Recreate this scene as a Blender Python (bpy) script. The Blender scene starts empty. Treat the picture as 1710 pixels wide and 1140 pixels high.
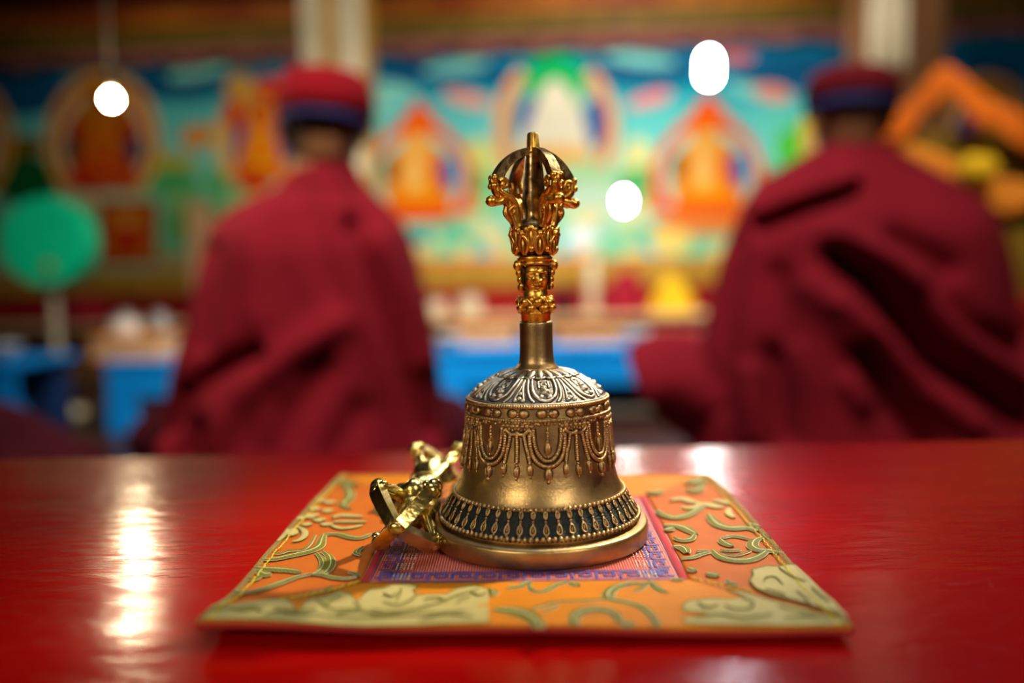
import bpy, math, random
from mathutils import Vector, Matrix, noise
PI = math.pi
random.seed(7)
SC = bpy.context.scene
COL = SC.collection

# ------------------------------------------------------------------ camera
TZ = 0.42                      # table top height
ZM = TZ + 0.003                # top of the cloth mat
ZC = ZM + 0.1092               # camera height
F = 1404.0
PITCH, ROLL = math.radians(4.2), math.radians(-1.1)
RC = Matrix.Rotation(PI/2 - PITCH, 3, 'X') @ Matrix.Rotation(ROLL, 3, 'Z')
CAMP = Vector((0, 0, ZC))
cam_d = bpy.data.cameras.new('camera'); cam = bpy.data.objects.new('camera', cam_d); COL.objects.link(cam)
cam.matrix_world = Matrix.Translation(CAMP) @ RC.to_4x4()
cam_d.sensor_width = 36; cam_d.lens = F/1710*36; cam_d.clip_start = 0.01; cam_d.clip_end = 60
cam_d.dof.use_dof = True; cam_d.dof.focus_distance = 0.338; cam_d.dof.aperture_fstop = 2.6
SC.camera = cam
def ray(px, py): return RC @ Vector(((px-855)/F, -(py-570)/F, -1))
def W(px, py, Y):
    d = ray(px, py); return CAMP + d*(Y/d.y)
def P(px, py, z):
    d = ray(px, py); return CAMP + d*((z-ZC)/d.z)

# ------------------------------------------------------------------ colour management, world
vs = SC.view_settings
vs.view_transform = 'Standard'; vs.look = 'None'; vs.gamma = 1; vs.use_curve_mapping = False
vs.exposure = 0.0
wd = bpy.data.worlds.new('world'); SC.world = wd; wd.use_nodes = True
wd.node_tree.nodes['Background'].inputs[0].default_value = (0.5, 0.45, 0.4, 1)
wd.node_tree.nodes['Background'].inputs[1].default_value = 0.02

def aim(o, tgt):
    o.rotation_euler = (Vector(tgt)-o.location).to_track_quat('-Z', 'Y').to_euler()
def lamp(name, kind, loc, tgt, power, col, size=0.3, size_y=None, spot=None, blend=0.5):
    d = bpy.data.lights.new(name, kind); d.energy = power; d.color = col
    if kind == 'AREA':
        d.size = size
        if size_y: d.shape = 'RECTANGLE'; d.size_y = size_y
    else:
        d.shadow_soft_size = size
    if kind == 'SPOT': d.spot_size = math.radians(spot); d.spot_blend = blend
    o = bpy.data.objects.new(name, d); COL.objects.link(o); o.location = loc; aim(o, tgt); return o
# warm key over the table from the right and behind the bell
lamp('key_spot', 'SPOT', (0.80, 1.05, 1.75), (0.0, 0.395, TZ), 250, (1.0, 0.84, 0.62), 0.04, spot=12.2, blend=1.0)
# cool daylight from the ceiling lantern over the aisle
lamp('lantern_daylight', 'AREA', (0.1, 0.95, 3.25), (0.05, 0.4, 0.4), 17, (0.66, 0.86, 1.0), 0.75, 0.6)
# added unseen warm fill spots: behind the camera for the bell, above for the monks
lamp('bell_fill_left', 'SPOT', (-0.75, -0.75, 1.15), (0.0, 0.36, 0.525), 165, (1.0, 0.84, 0.60), 0.28, spot=13, blend=1.0)
lamp('bell_fill_right', 'SPOT', (0.75, -0.75, 1.25), (0.01, 0.36, 0.535), 145, (1.0, 0.88, 0.70), 0.26, spot=13, blend=1.0)
lamp('monk_fill_left', 'SPOT', (-0.25, 0.45, 2.4), (-0.40, 1.62, 0.62), 190, (1.0, 0.86, 0.70), 0.10, spot=36, blend=0.7)
lamp('monk_fill_right', 'SPOT', (0.35, 0.60, 2.45), (0.78, 1.75, 0.55), 120, (1.0, 0.86, 0.70), 0.10, spot=42, blend=0.7)
# added unseen spots that brighten the painted wall
lamp('mural_fill', 'SPOT', (0.8, 2.6, 3.0), (0.6, 5.4, 1.15), 380, (1.0, 0.95, 0.88), 0.2, spot=74, blend=1.0)
lamp('mural_fill_left', 'SPOT', (-1.6, 3.0, 3.0), (-1.9, 5.5, 1.25), 110, (1.0, 0.88, 0.70), 0.2, spot=70, blend=1.0)
lamp('table_sheen_fill', 'SPOT', (0.9, 2.2, 2.6), (0.27, 0.44, TZ), 190, (0.92, 0.84, 1.0), 0.08, spot=11, blend=1.0)  # added cool spot, lifts the right side of the table
lamp('pillar_fill_left', 'SPOT', (-0.3, 1.9, 2.9), (-0.85, 4.1, 1.95), 120, (1.0, 0.92, 0.78), 0.06, spot=24, blend=1.0)  # unseen spot added to light the left pillar and its banners
lamp('pillar_fill_right', 'SPOT', (1.0, 1.9, 2.9), (1.80, 4.0, 1.95), 170, (1.0, 0.94, 0.84), 0.06, spot=24, blend=1.0)  # unseen spot added to light the right pillar and its banner
lamp('drum_fill', 'SPOT', (-1.3, 1.5, 2.5), (-1.92, 3.5, 0.66), 80, (1.0, 0.97, 0.90), 0.06, spot=20, blend=0.8)  # added front fill for the drum face, no lamp hangs here
lamp('throne_fill', 'SPOT', (1.9, 2.0, 2.9), (1.95, 3.4, 1.1), 270, (1.0, 0.88, 0.68), 0.12, spot=44, blend=1.0)  # added fill to bring up the orange throne silk
lamp('blue_table_fill', 'SPOT', (0.1, 1.9, 3.0), (0.0, 3.45, 0.3), 800, (1.0, 0.94, 0.86), 0.25, spot=72, blend=0.8)  # added unseen spot brightening the blue tables and the things on them

# ------------------------------------------------------------------ materials
def srgb(r, g, b):
    f = lambda c: (c/255/12.92) if c/255 <= .04045 else ((c/255+.055)/1.055)**2.4
    return (f(r), f(g), f(b), 1)
def mat(name, col, rough=.5, metal=0, bump=0, bscale=100, var=0, vscale=20, col2=None, coat=0, sheen=0, emit=None, estr=0, detail=4, stretch=None, spec=.5, trans=0):
    m = bpy.data.materials.new(name); m.use_nodes = True
    nt = m.node_tree; N = nt.nodes; L = nt.links; b = N['Principled BSDF']
    b.inputs['Base Color'].default_value = col; b.inputs['Roughness'].default_value = rough
    b.inputs['Metallic'].default_value = metal; b.inputs['Specular IOR Level'].default_value = spec
    b.inputs['Coat Weight'].default_value = coat; b.inputs['Coat Roughness'].default_value = 0.08
    b.inputs['Sheen Weight'].default_value = sheen
    b.inputs['Transmission Weight'].default_value = trans
    tc = N.new('ShaderNodeTexCoord'); mp = N.new('ShaderNodeMapping'); L.new(tc.outputs['Object'], mp.inputs[0])
    if stretch: mp.inputs['Scale'].default_value = stretch
    if var:
        n = N.new('ShaderNodeTexNoise'); n.inputs['Scale'].default_value = vscale; n.inputs['Detail'].default_value = 5
        L.new(mp.outputs[0], n.inputs['Vector'])
        cr = N.new('ShaderNodeValToRGB'); cr.color_ramp.elements[0].position = .5-.25/max(var, .01)*.6 if False else .38
        cr.color_ramp.elements[1].position = .66
        c2 = col2 or tuple([c*(1-var) for c in col[:3]]+[1])
        cr.color_ramp.elements[0].color = c2; cr.color_ramp.elements[1].color = col
        L.new(n.outputs['Fac'], cr.inputs[0]); L.new(cr.outputs[0], b.inputs['Base Color'])
    if bump:
        n = N.new('ShaderNodeTexNoise'); n.inputs['Scale'].default_value = bscale; n.inputs['Detail'].default_value = detail
        L.new(mp.outputs[0], n.inputs['Vector'])
        bp = N.new('ShaderNodeBump'); bp.inputs['Strength'].default_value = bump; bp.inputs['Distance'].default_value = .001
        L.new(n.outputs['Fac'], bp.inputs['Height']); L.new(bp.outputs[0], b.inputs['Normal'])
    if emit:
        b.inputs['Emission Color'].default_value = emit; b.inputs['Emission Strength'].default_value = estr
    return m
def nodes(m): return m.node_tree.nodes, m.node_tree.links, m.node_tree.nodes['Principled BSDF']

M = {}
M['bronze'] = mat('aged_bronze', (.52, .35, .145, 1), .40, 1, bump=.12, bscale=900, var=.3, vscale=130, col2=(.38, .25, .11, 1))
M['bronze_hi'] = mat('bronze_relief', (.55, .37, .17, 1), .42, 1, bump=.25, bscale=1600, var=.3, vscale=500, col2=(.38, .25, .11, 1))
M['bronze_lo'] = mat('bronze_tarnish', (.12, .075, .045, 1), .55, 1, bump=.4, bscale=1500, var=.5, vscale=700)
M['dome_relief'] = mat('bronze_cool_sheen', (.60, .56, .47, 1), .36, 1, bump=.3, bscale=1500, var=.4, vscale=450, col2=(.42, .36, .26, 1))  # cool reflected light on the dome put into a paler bronze colour
M['dome_tarnish'] = mat('grey_bronze_tarnish', (.22, .20, .165, 1), .45, .95, bump=.4, bscale=1500, var=.5, vscale=500)
M['patina'] = mat('black_patina', (.028, .030, .028, 1), .5, .7, bump=.7, bscale=1500, var=.6, vscale=900, col2=(.012, .018, .016, 1))
M['gild'] = mat('antique_gold', (.93, .56, .11, 1), .36, 1, bump=.2, bscale=700, var=.5, vscale=350, col2=(.66, .33, .045, 1))
M['gild_dark'] = mat('tarnished_gold', (.58, .42, .19, 1), .34, 1, bump=.2, bscale=700, var=.5, vscale=300, col2=(.16, .085, .03, 1))
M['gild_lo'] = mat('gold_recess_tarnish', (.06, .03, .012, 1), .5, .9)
M['brass'] = mat('polished_brass', (.74, .60, .22, 1), .25, 1, bump=.25, bscale=500, var=.3, vscale=180, col2=(.56, .41, .11, 1))

# red lacquered table: glossy, brushed and scratched
def table_mat():
    m = mat('red_lacquer', (.52, .004, .003, 1), .17, 0, coat=.0, spec=.5)
    N, L, b = nodes(m)
    tc = N.new('ShaderNodeTexCoord')
    mp = N.new('ShaderNodeMapping'); mp.inputs['Scale'].default_value = (.35, 1, 1); L.new(tc.outputs['Object'], mp.inputs[0])
    n1 = N.new('ShaderNodeTexNoise'); n1.inputs['Scale'].default_value = 150; n1.inputs['Detail'].default_value = 6; L.new(mp.outputs[0], n1.inputs[0])
    n2 = N.new('ShaderNodeTexNoise'); n2.inputs['Scale'].default_value = 22; n2.inputs['Detail'].default_value = 3; L.new(mp.outputs[0], n2.inputs[0])
    ad = N.new('ShaderNodeMath'); ad.operation = 'MULTIPLY_ADD'; L.new(n2.outputs['Fac'], ad.inputs[0]); ad.inputs[1].default_value = 3.0; L.new(n1.outputs['Fac'], ad.inputs[2])
    bp = N.new('ShaderNodeBump'); bp.inputs['Strength'].default_value = .26; bp.inputs['Distance'].default_value = .0012
    L.new(ad.outputs[0], bp.inputs['Height']); L.new(bp.outputs[0], b.inputs['Normal'])
    # fine scratches brighten / roughen
    v = N.new('ShaderNodeTexVoronoi'); v.inputs['Scale'].default_value = 60; v.feature = 'DISTANCE_TO_EDGE'
    mp2 = N.new('ShaderNodeMapping'); mp2.inputs['Scale'].default_value = (1, 5, 1); mp2.inputs['Rotation'].default_value = (0, 0, .5)
    L.new(tc.outputs['Object'], mp2.inputs[0]); L.new(mp2.outputs[0], v.inputs['Vector'])
    mr = N.new('ShaderNodeMapRange'); mr.inputs[1].default_value = 0; mr.inputs[2].default_value = .02; mr.inputs[3].default_value = .26; mr.inputs[4].default_value = .16
    L.new(v.outputs['Distance'], mr.inputs[0]); L.new(mr.outputs[0], b.inputs['Roughness'])
    cr = N.new('ShaderNodeValToRGB'); cr.color_ramp.elements[0].color = (.24, .0008, .0005, 1); cr.color_ramp.elements[1].color = (.36, .0015, .0008, 1)
    L.new(n2.outputs['Fac'], cr.inputs[0]); L.new(cr.outputs[0], b.inputs['Base Color'])
    return m
M['table'] = table_mat()

def weave(name, c1, c2, scale=2600, rough=.5, sheen=0, bump=.3, stretch=(1, 1, 1)):
    m = mat(name, c1, max(rough, .55), 0, spec=.15); N, L, b = nodes(m)
    tc = N.new('ShaderNodeTexCoord'); mp = N.new('ShaderNodeMapping'); mp.inputs['Scale'].default_value = stretch; L.new(tc.outputs['Object'], mp.inputs[0])
    ck = N.new('ShaderNodeTexChecker'); ck.inputs['Scale'].default_value = scale; L.new(mp.outputs[0], ck.inputs['Vector'])
    ck.inputs['Color1'].default_value = c1; ck.inputs['Color2'].default_value = c2
    n = N.new('ShaderNodeTexNoise'); n.inputs['Scale'].default_value = 90; n.inputs['Detail'].default_value = 5; L.new(tc.outputs['Object'], n.inputs[0])
    mx = N.new('ShaderNodeMix'); mx.data_type = 'RGBA'; mx.blend_type = 'MULTIPLY'; mx.inputs[0].default_value = .35
    L.new(ck.outputs['Color'], mx.inputs[6]); L.new(n.outputs['Fac'], mx.inputs[7]); L.new(mx.outputs[2], b.inputs['Base Color'])
    bp = N.new('ShaderNodeBump'); bp.inputs['Strength'].default_value = bump; bp.inputs['Distance'].default_value = .0003
    L.new(ck.outputs['Fac'], bp.inputs['Height']); L.new(bp.outputs[0], b.inputs['Normal'])
    return m
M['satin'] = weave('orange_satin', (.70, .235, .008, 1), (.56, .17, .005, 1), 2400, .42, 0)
M['satin_side'] = weave('orange_satin_shaded', (.54, .135, .010, 1), (.43, .095, .007, 1), 2400, .42, 0)  # same satin as the front; weaker light on the sides put into the colour
M['olive'] = weave('olive_embroidery', (.23, .21, .010, 1), (.11, .11, .006, 1), 1500, .5, .2, .6)
M['cream'] = weave('cream_embroidery', (.56, .47, .19, 1), (.42, .35, .11, 1), 1600, .5, .3, .6)
M['cream_line'] = weave('pale_thread', (.72, .70, .46, 1), (.55, .52, .30, 1), 1600, .5, .3)
M['yellow_thread'] = mat('yellow_thread', (.62, .50, .02, 1), .5, bump=.3, bscale=2500)
M['red_lining'] = mat('red_lining', (.36, .006, .008, 1), .75, bump=.3, bscale=1500, sheen=0)
M['blue_thread'] = mat('violet_blue_thread', (.055, .045, .27, 1), .5, bump=.4, bscale=2500)
def brocade():
    m = mat('red_silver_brocade', (.5, .01, .01, 1), .4); N, L, b = nodes(m)
    tc = N.new('ShaderNodeTexCoord')
    sx = N.new('ShaderNodeSeparateXYZ'); L.new(tc.outputs['Object'], sx.inputs[0])
    def wavef(out, per):
        mu = N.new('ShaderNodeMath'); mu.operation = 'MULTIPLY'; mu.inputs[1].default_value = 2*PI/per; L.new(out, mu.inputs[0])
        si = N.new('ShaderNodeMath'); si.operation = 'SINE'; L.new(mu.outputs[0], si.inputs[0]); return si.outputs[0]
    a = wavef(sx.outputs[0], .00105); c = wavef(sx.outputs[1], .00105)
    mm = N.new('ShaderNodeMath'); mm.operation = 'MINIMUM'; L.new(a, mm.inputs[0]); L.new(c, mm.inputs[1])
    gt = N.new('ShaderNodeMapRange'); gt.inputs[1].default_value = -.15; gt.inputs[2].default_value = .15; L.new(mm.outputs[0], gt.inputs[0])
    mx = N.new('ShaderNodeMix'); mx.data_type = 'RGBA'; mx.inputs[6].default_value = (.42, .008, .012, 1); mx.inputs[7].default_value = (.50, .42, .28, 1)
    L.new(gt.outputs[0], mx.inputs[0]); L.new(mx.outputs[2], b.inputs['Base Color'])
    bp = N.new('ShaderNodeBump'); bp.inputs['Strength'].default_value = .4; bp.inputs['Distance'].default_value = .0003
    L.new(gt.outputs[0], bp.inputs['Height']); L.new(bp.outputs[0], b.inputs['Normal'])
    return m
M['brocade'] = brocade()
M['silver_thread'] = mat('silver_thread', (.62, .58, .48, 1), .35, .5)

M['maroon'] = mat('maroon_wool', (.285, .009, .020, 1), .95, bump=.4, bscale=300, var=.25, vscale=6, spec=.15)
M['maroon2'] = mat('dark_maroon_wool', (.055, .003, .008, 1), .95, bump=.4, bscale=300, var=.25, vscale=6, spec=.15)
M['hat'] = mat('crimson_felt', (.26, .004, .010, 1), .95, bump=.3, bscale=200, spec=.15)
M['hatdark'] = mat('dark_maroon_felt', (.13, .005, .010, 1), .95, bump=.3, bscale=200, spec=.15)
M['hatblue'] = mat('navy_hat_band', (.022, .022, .13, 1), .8, bump=.3, bscale=200)
M['skin'] = mat('skin', (.42, .20, .085, 1), .5, bump=.1, bscale=120)
M['hair'] = mat('cropped_black_hair', (.010, .007, .006, 1), .8, bump=.8, bscale=500)
M['blue'] = mat('blue_cloth', (.001, .30, .82, 1), .7, bump=.2, bscale=80, var=.2, vscale=3, spec=.12)
M['bluedark'] = mat('dark_blue_wood', (.004, .035, .14, 1), .6, var=.2, vscale=4)
M['floor'] = mat('dark_floor_boards', (.05, .018, .010, 1), .4, var=.5, vscale=3, stretch=(1, 8, 1))
M['wallred'] = mat('maroon_wall_paint', (.16, .006, .006, 1), .7, var=.3, vscale=2, spec=.12)
M['ceil'] = mat('dark_red_ceiling', (.06, .006, .005, 1), .8, var=.3, vscale=2, spec=.12)
M['tan'] = mat('warm_plaster', (.42, .26, .13, 1), .8, var=.2, vscale=2)
M['creamcloth'] = mat('cream_silk', (.62, .52, .33, 1), .6, var=.2, vscale=5, spec=.12)
M['goldpaint'] = mat('ochre_gold_paint', (.50, .26, .03, 1), .5, var=.3, vscale=6, spec=.12)
M['orangep'] = mat('orange_paint', (.46, .14, .008, 1), .5, var=.4, vscale=3, col2=(.27, .05, .006, 1), spec=.12)
M['olivep'] = mat('olive_paint', (.24, .15, .015, 1), .5, var=.35, vscale=8, spec=.12)
M['pinkp'] = mat('dusty_pink_cloth', (.38, .14, .10, 1), .7, var=.3, vscale=4, spec=.12)
M['redp'] = mat('red_paint', (.36, .012, .010, 1), .5, var=.2, vscale=4, spec=.12)
M['yellow'] = mat('yellow_cloth', (.74, .44, .010, 1), .7, var=.2, vscale=6, spec=.12)
M['orange'] = mat('orange_silk', (.80, .17, .010, 1), .55, var=.3, vscale=4, spec=.12)
M['brownwood'] = mat('brown_wood', (.20, .085, .030, 1), .5, var=.4, vscale=6, stretch=(1, 1, .2), spec=.12)
M['green'] = mat('green_drum_skin', (.002, .62, .27, 1), .5, var=.08, vscale=5, spec=.12)
M['paper'] = mat('peach_paper', (.72, .45, .24, 1), .7, var=.2, vscale=12, spec=.12)
M['white'] = mat('white_porcelain', (.72, .62, .52, 1), .3)
M['steel'] = mat('grey_metal', (.38, .36, .33, 1), .3, .8)
M['saffron'] = mat('saffron_cloth', (.72, .24, .02, 1), .7, spec=.12)
M['bulb'] = mat('lit_bulb', (1, 1, 1, 1), .4, emit=(1, .98, .94, 1), estr=160)
M['bulb_soft'] = mat('lit_soft_bulb', (1, 1, 1, 1), .4, emit=(.86, .90, 1, 1), estr=34)
M['bulb_dim'] = mat('lit_dim_bulb', (1, 1, 1, 1), .4, emit=(1, .80, .48, 1), estr=620)
M['bulb_warm'] = mat('lit_warm_bulb', (1, 1, 1, 1), .4, emit=(1, .72, .34, 1), estr=220)
M['wincool'] = mat('lit_window', (1, 1, 1, 1), .4, emit=(.78, .88, 1, 1), estr=5)
M['lantern_pane'] = mat('lit_lantern_pane', (1, 1, 1, 1), .4, emit=(.82, .92, 1, 1), estr=3)
M['cord'] = mat('lamp_cord', (.05, .04, .03, 1), .6)

# ------------------------------------------------------------------ mesh helpers
class MB:
    def __init__(s): s.v = []; s.f = []; s.m = []
    def add(s, vs, fs, mi=0):
        o = len(s.v); s.v.extend([tuple(v) for v in vs]); s.f.extend([tuple(i+o for i in f) for f in fs]); s.m.extend([mi]*len(fs))
    def build(s, name, mats, parent=None, smooth=True, loc=None, autosmooth=None):
        me = bpy.data.meshes.new(name); me.from_pydata(s.v, [], s.f); me.validate(clean_customdata=False)
        if not isinstance(mats, (list, tuple)): mats = [mats]
        for m in mats: me.materials.append(m)
        if len(me.polygons) == len(s.m): me.polygons.foreach_set('material_index', s.m)
        me.polygons.foreach_set('use_smooth', [smooth]*len(me.polygons))
        me.update()
        if autosmooth is not None:
            try: me.set_sharp_from_angle(angle=math.radians(autosmooth))
            except Exception: pass
        o = bpy.data.objects.new(name, me); COL.objects.link(o)
        if parent: o.parent = parent
        if loc is not None: o.location = loc
        return o
    # primitives
    def box(s, x0, x1, y0, y1, z0, z1, mi=0, bev=0):
        if bev:
            b = min(bev, (x1-x0)/2.01, (y1-y0)/2.01, (z1-z0)/2.01)
            vs = []; idx = {}
            for i, (x, sx) in enumerate(((x0, 1), (x1, -1))):
                for j, (y, sy) in enumerate(((y0, 1), (y1, -1))):
                    for k, (z, sz) in enumerate(((z0, 1), (z1, -1))):
                        for a in range(3):
                            p = [x+sx*b, y+sy*b, z+sz*b]; p[a] = (x, y, z)[a]
                            idx[i, j, k, a] = len(vs); vs.append(p)
            fs = []
            I = lambda i, j, k, a: idx[i, j, k, a]
            for i in (0, 1):
                q = [I(i, 0, 0, 0), I(i, 1, 0, 0), I(i, 1, 1, 0), I(i, 0, 1, 0)]; fs.append(q if i else q[::-1])
                q = [I(0, i, 0, 1), I(1, i, 0, 1), I(1, i, 1, 1), I(0, i, 1, 1)]; fs.append(q[::-1] if i else q)
                q = [I(0, 0, i, 2), I(1, 0, i, 2), I(1, 1, i, 2), I(0, 1, i, 2)]; fs.append(q if i else q[::-1])
            for j in (0, 1):
                for k in (0, 1):
                    q = [I(0, j, k, 1), I(1, j, k, 1), I(1, j, k, 2), I(0, j, k, 2)]; fs.append(q if j == k else q[::-1])
                    q = [I(j, 0, k, 0), I(j, 1, k, 0), I(j, 1, k, 2), I(j, 0, k, 2)]; fs.append(q[::-1] if j == k else q)
                    q = [I(j, k, 0, 0), I(j, k, 1, 0), I(j, k, 1, 1), I(j, k, 0, 1)]; fs.append(q if j == k else q[::-1])
                    for l in (0, 1):
                        t = [I(j, k, l, 0), I(j, k, l, 1), I(j, k, l, 2)]; fs.append(t if (j+k+l) % 2 else t[::-1])
            s.add(vs, fs, mi); return
        vs = [(x, y, z) for x in (x0, x1) for y in (y0, y1) for z in (z0, z1)]
        s.add(vs, [(0, 1, 3, 2), (4, 6, 7, 5), (0, 4, 5, 1), (2, 3, 7, 6), (0, 2, 6, 4), (1, 5, 7, 3)], mi)
    def lathe(s, prof, seg=64, cx=0, cy=0, cz=0, mi=0, sx=1, sy=1, capb=True, capt=True, mod=None):
        n = len(prof); vs = []
        for k, (r, z) in enumerate(prof):
            for i in range(seg):
                a = 2*PI*i/seg; rr = r*(mod(a, k) if mod else 1)
                vs.append((cx+rr*math.cos(a)*sx, cy+rr*math.sin(a)*sy, cz+z))
        mis = mi if callable(mi) else None
        for k in range(n-1):
            fs = [(k*seg+i, k*seg+(i+1) % seg, (k+1)*seg+(i+1) % seg, (k+1)*seg+i) for i in range(seg)]
            if k == 0: base = len(s.v); s.v.extend(vs)
            s.f.extend([tuple(q+base for q in f) for f in fs]); s.m.extend([(mis(k) if mis else mi)]*seg)
        if capb and prof[0][0] > 1e-7: s.f.append(tuple(base+i for i in reversed(range(seg)))); s.m.append(mis(0) if mis else mi)
        if capt and prof[-1][0] > 1e-7: s.f.append(tuple(base+(n-1)*seg+i for i in range(seg))); s.m.append(mis(n-2) if mis else mi)
    def sweep(s, pts, rad, n=8, up=(0, 0, 1), wh=(1, 1), sup=2.0, mi=0, closed=False, twist=None):
        pts = [Vector(p) for p in pts]; k = len(pts)
        if not hasattr(rad, '__len__'): rad = [rad]*k
        vs = []
        for i, p in enumerate(pts):
            if closed: t = pts[(i+1) % k]-pts[i-1]
            else: t = pts[min(i+1, k-1)]-pts[max(i-1, 0)]
            if t.length < 1e-12: t = Vector((0, 0, 1))
            t.normalize(); u = Vector(up[i]) if hasattr(up[0], '__len__') else Vector(up)
            sd = t.cross(u)
            if sd.length < 1e-5: sd = t.orthogonal()
            sd.normalize(); uu = sd.cross(t)
            for j in range(n):
                a = 2*PI*(j+.5)/n; c, q = math.cos(a), math.sin(a)
                if sup != 2:
                    m_ = (abs(c)**sup+abs(q)**sup)**(-1/sup); c *= m_; q *= m_
                vs.append(p+sd*(c*rad[i]*wh[0])+uu*(q*rad[i]*wh[1]))
        fs = []
        for i in range(k if closed else k-1):
            a = i*n; b = ((i+1) % k)*n
            for j in range(n): fs.append((a+j, b+j, b+(j+1) % n, a+(j+1) % n))
        if not closed: fs.append(tuple(range(n))); fs.append(tuple(reversed(range((k-1)*n, k*n))))
        s.add(vs, fs, mi)
    def ball(s, c, r, sx=1, sy=1, sz=1, u=12, v=8, mi=0, mat3=None):
        vs = []; fs = []; c = Vector(c)
        for i in range(v+1):
            ph = PI*i/v
            for j in range(u):
                a = 2*PI*j/u; q = Vector((math.sin(ph)*math.cos(a)*sx, math.sin(ph)*math.sin(a)*sy, math.cos(ph)*sz))*r
                if mat3: q = mat3 @ q
                vs.append(c+q)
        for i in range(v):
            for j in range(u):
                a, b = i*u+j, i*u+(j+1) % u; d, e = a+u, b+u
                if i == 0: fs.append((a, d, e))
                elif i == v-1: fs.append((a, d, b))
                else: fs.append((a, d, e, b))
        s.add(vs, fs, mi)
def spline(pts, per=6, closed=False):
    pts = [Vector(p) for p in pts]; n = len(pts); out = []
    rng = n if closed else n-1
    for i in range(rng):
        if closed: a, b, c, d = pts[i-1], pts[i], pts[(i+1) % n], pts[(i+2) % n]
        else: a, b, c, d = pts[max(i-1, 0)], pts[i], pts[i+1], pts[min(i+2, n-1)]
        for k in range(per):
            t = k/per
            out.append(.5*((2*b)+(c-a)*t+(2*a-5*b+4*c-d)*t*t+(3*b-a-3*c+d)*t**3))
    if not closed: out.append(pts[-1])
    return out
def tapers(n, r0, r1, r2=None):
    if r2 is None: return [r0+(r1-r0)*i/(n-1) for i in range(n)]
    return [(r0+(r1-r0)*2*i/(n-1)) if i < (n-1)/2 else (r1+(r2-r1)*(2*i/(n-1)-1)) for i in range(n)]
def interp(tab, x):
    if x <= tab[0][0]: return tab[0][1]
    for (a, b), (c, d) in zip(tab, tab[1:]):
        if x <= c: return b+(d-b)*(x-a)/(c-a)
    return tab[-1][1]
def empty(name, loc, label, cat, group=None, rotz=0):
    o = bpy.data.objects.new(name, None); COL.objects.link(o); o.location = loc; o.rotation_euler = (0, 0, rotz)
    o.empty_display_size = .05; tag(o, label, cat, group); return o
def tag(o, label, cat, group=None):
    o['label'] = label; o['category'] = cat
    if group: o['group'] = group
    return o
def struct(o): o['kind'] = 'structure'; return o
def dup(root, loc, label=None, rotz=None):
    r = root.copy(); COL.objects.link(r); r.location = loc
    if rotz is not None: r.rotation_euler = (0, 0, rotz)
    if label: r['label'] = label
    for ch in list(root.children):
        c = ch.copy(); COL.objects.link(c); c.parent = r
        for g in list(ch.children):
            d = g.copy(); COL.objects.link(d); d.parent = c
    return r
# ------------------------------------------------------------------ room shell
CEIL = 3.4
def wallY(x): return 5.55-.06*x
m = MB(); m.box(-5.2, 5.2, -3.2, 6.2, -.1, 0); struct(m.build('floor', M['floor'], smooth=False))
m = MB()                                   # ceiling with a lantern opening over the aisle
lx0, lx1, ly0, ly1 = -.7, .9, .1, 1.7
m.box(-5.2, lx0, -3.2, 6.2, CEIL, CEIL+.1); m.box(lx1, 5.2, -3.2, 6.2, CEIL, CEIL+.1)
m.box(lx0, lx1, -3.2, ly0, CEIL, CEIL+.1); m.box(lx0, lx1, ly1, 6.2, CEIL, CEIL+.1)
struct(m.build('ceiling', M['ceil'], smooth=False))
m = MB(); m.box(lx0-.05, lx1+.05, ly0-.05, ly1+.05, CEIL+.12, CEIL+.15); win1 = struct(m.build('window_1', M['lantern_pane'], smooth=False))
m = MB()
for t in range(4):
    x = lx0+(lx1-lx0)*t/3; m.box(x-.02, x+.02, ly0, ly1, CEIL+.05, CEIL+.10)
for t in range(3):
    y = ly0+(ly1-ly0)*t/2; m.box(lx0, lx1, y-.02, y+.02, CEIL+.051, CEIL+.101)
o = m.build('window_frame', M['brownwood'], smooth=False); o.parent = win1
m = MB(); m.box(-5.2, -5.0, -3.2, 6.2, 0, CEIL); struct(m.build('wall_left', M['wallred'], smooth=False))
m = MB(); m.box(5.0, 5.2, -3.2, 6.2, 0, CEIL); struct(m.build('wall_right', M['wallred'], smooth=False))
m = MB(); m.box(-5.0, 5.0, -3.2, -3.0, 0, CEIL); struct(m.build('wall_rear', M['tan'], smooth=False))
def wallbox(mb, x0, x1, z0, z1, d0, d1, mi=0):       # a box lying along the slightly turned painted wall
    c = [(x, wallY(x)-d) for x, d in ((x0, d1), (x1, d1), (x1, d0), (x0, d0))]
    vs = [(x, y, z) for z in (z0, z1) for x, y in c]
    mb.add(vs, [(0, 3, 2, 1), (4, 5, 6, 7), (0, 1, 5, 4), (1, 2, 6, 5), (2, 3, 7, 6), (3, 0, 4, 7)], mi)
m = MB(); wallbox(m, -5.0, 5.0, 0, CEIL, -.12, 0); struct(m.build('wall_back', M['wallred'], smooth=False))
def zw(py, x=0): return ZC+(467-py)/F*wallY(x)
zt, zb = zw(98), zw(438)
# trims on the painted wall
def wtrim(nm, z0, z1, d, mm):
    m = MB(); wallbox(m, -4.98, 4.98, z0, z1, 0.0, d); struct(m.build(nm, mm, smooth=False))
wtrim('trim_1', zw(46)+.002, zw(12), .16, M['orangep'])
wtrim('trim_2', zw(72)+.002, zw(46), .12, M['olivep'])
wtrim('trim_3', zw(12)+.002, zw(-90), .22, M['ceil'])
wtrim('trim_4', zw(478), zb-.004, .05, M['goldpaint'])
wtrim('trim_5', zw(535), zw(478)-.002, .03, M['redp'])
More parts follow.
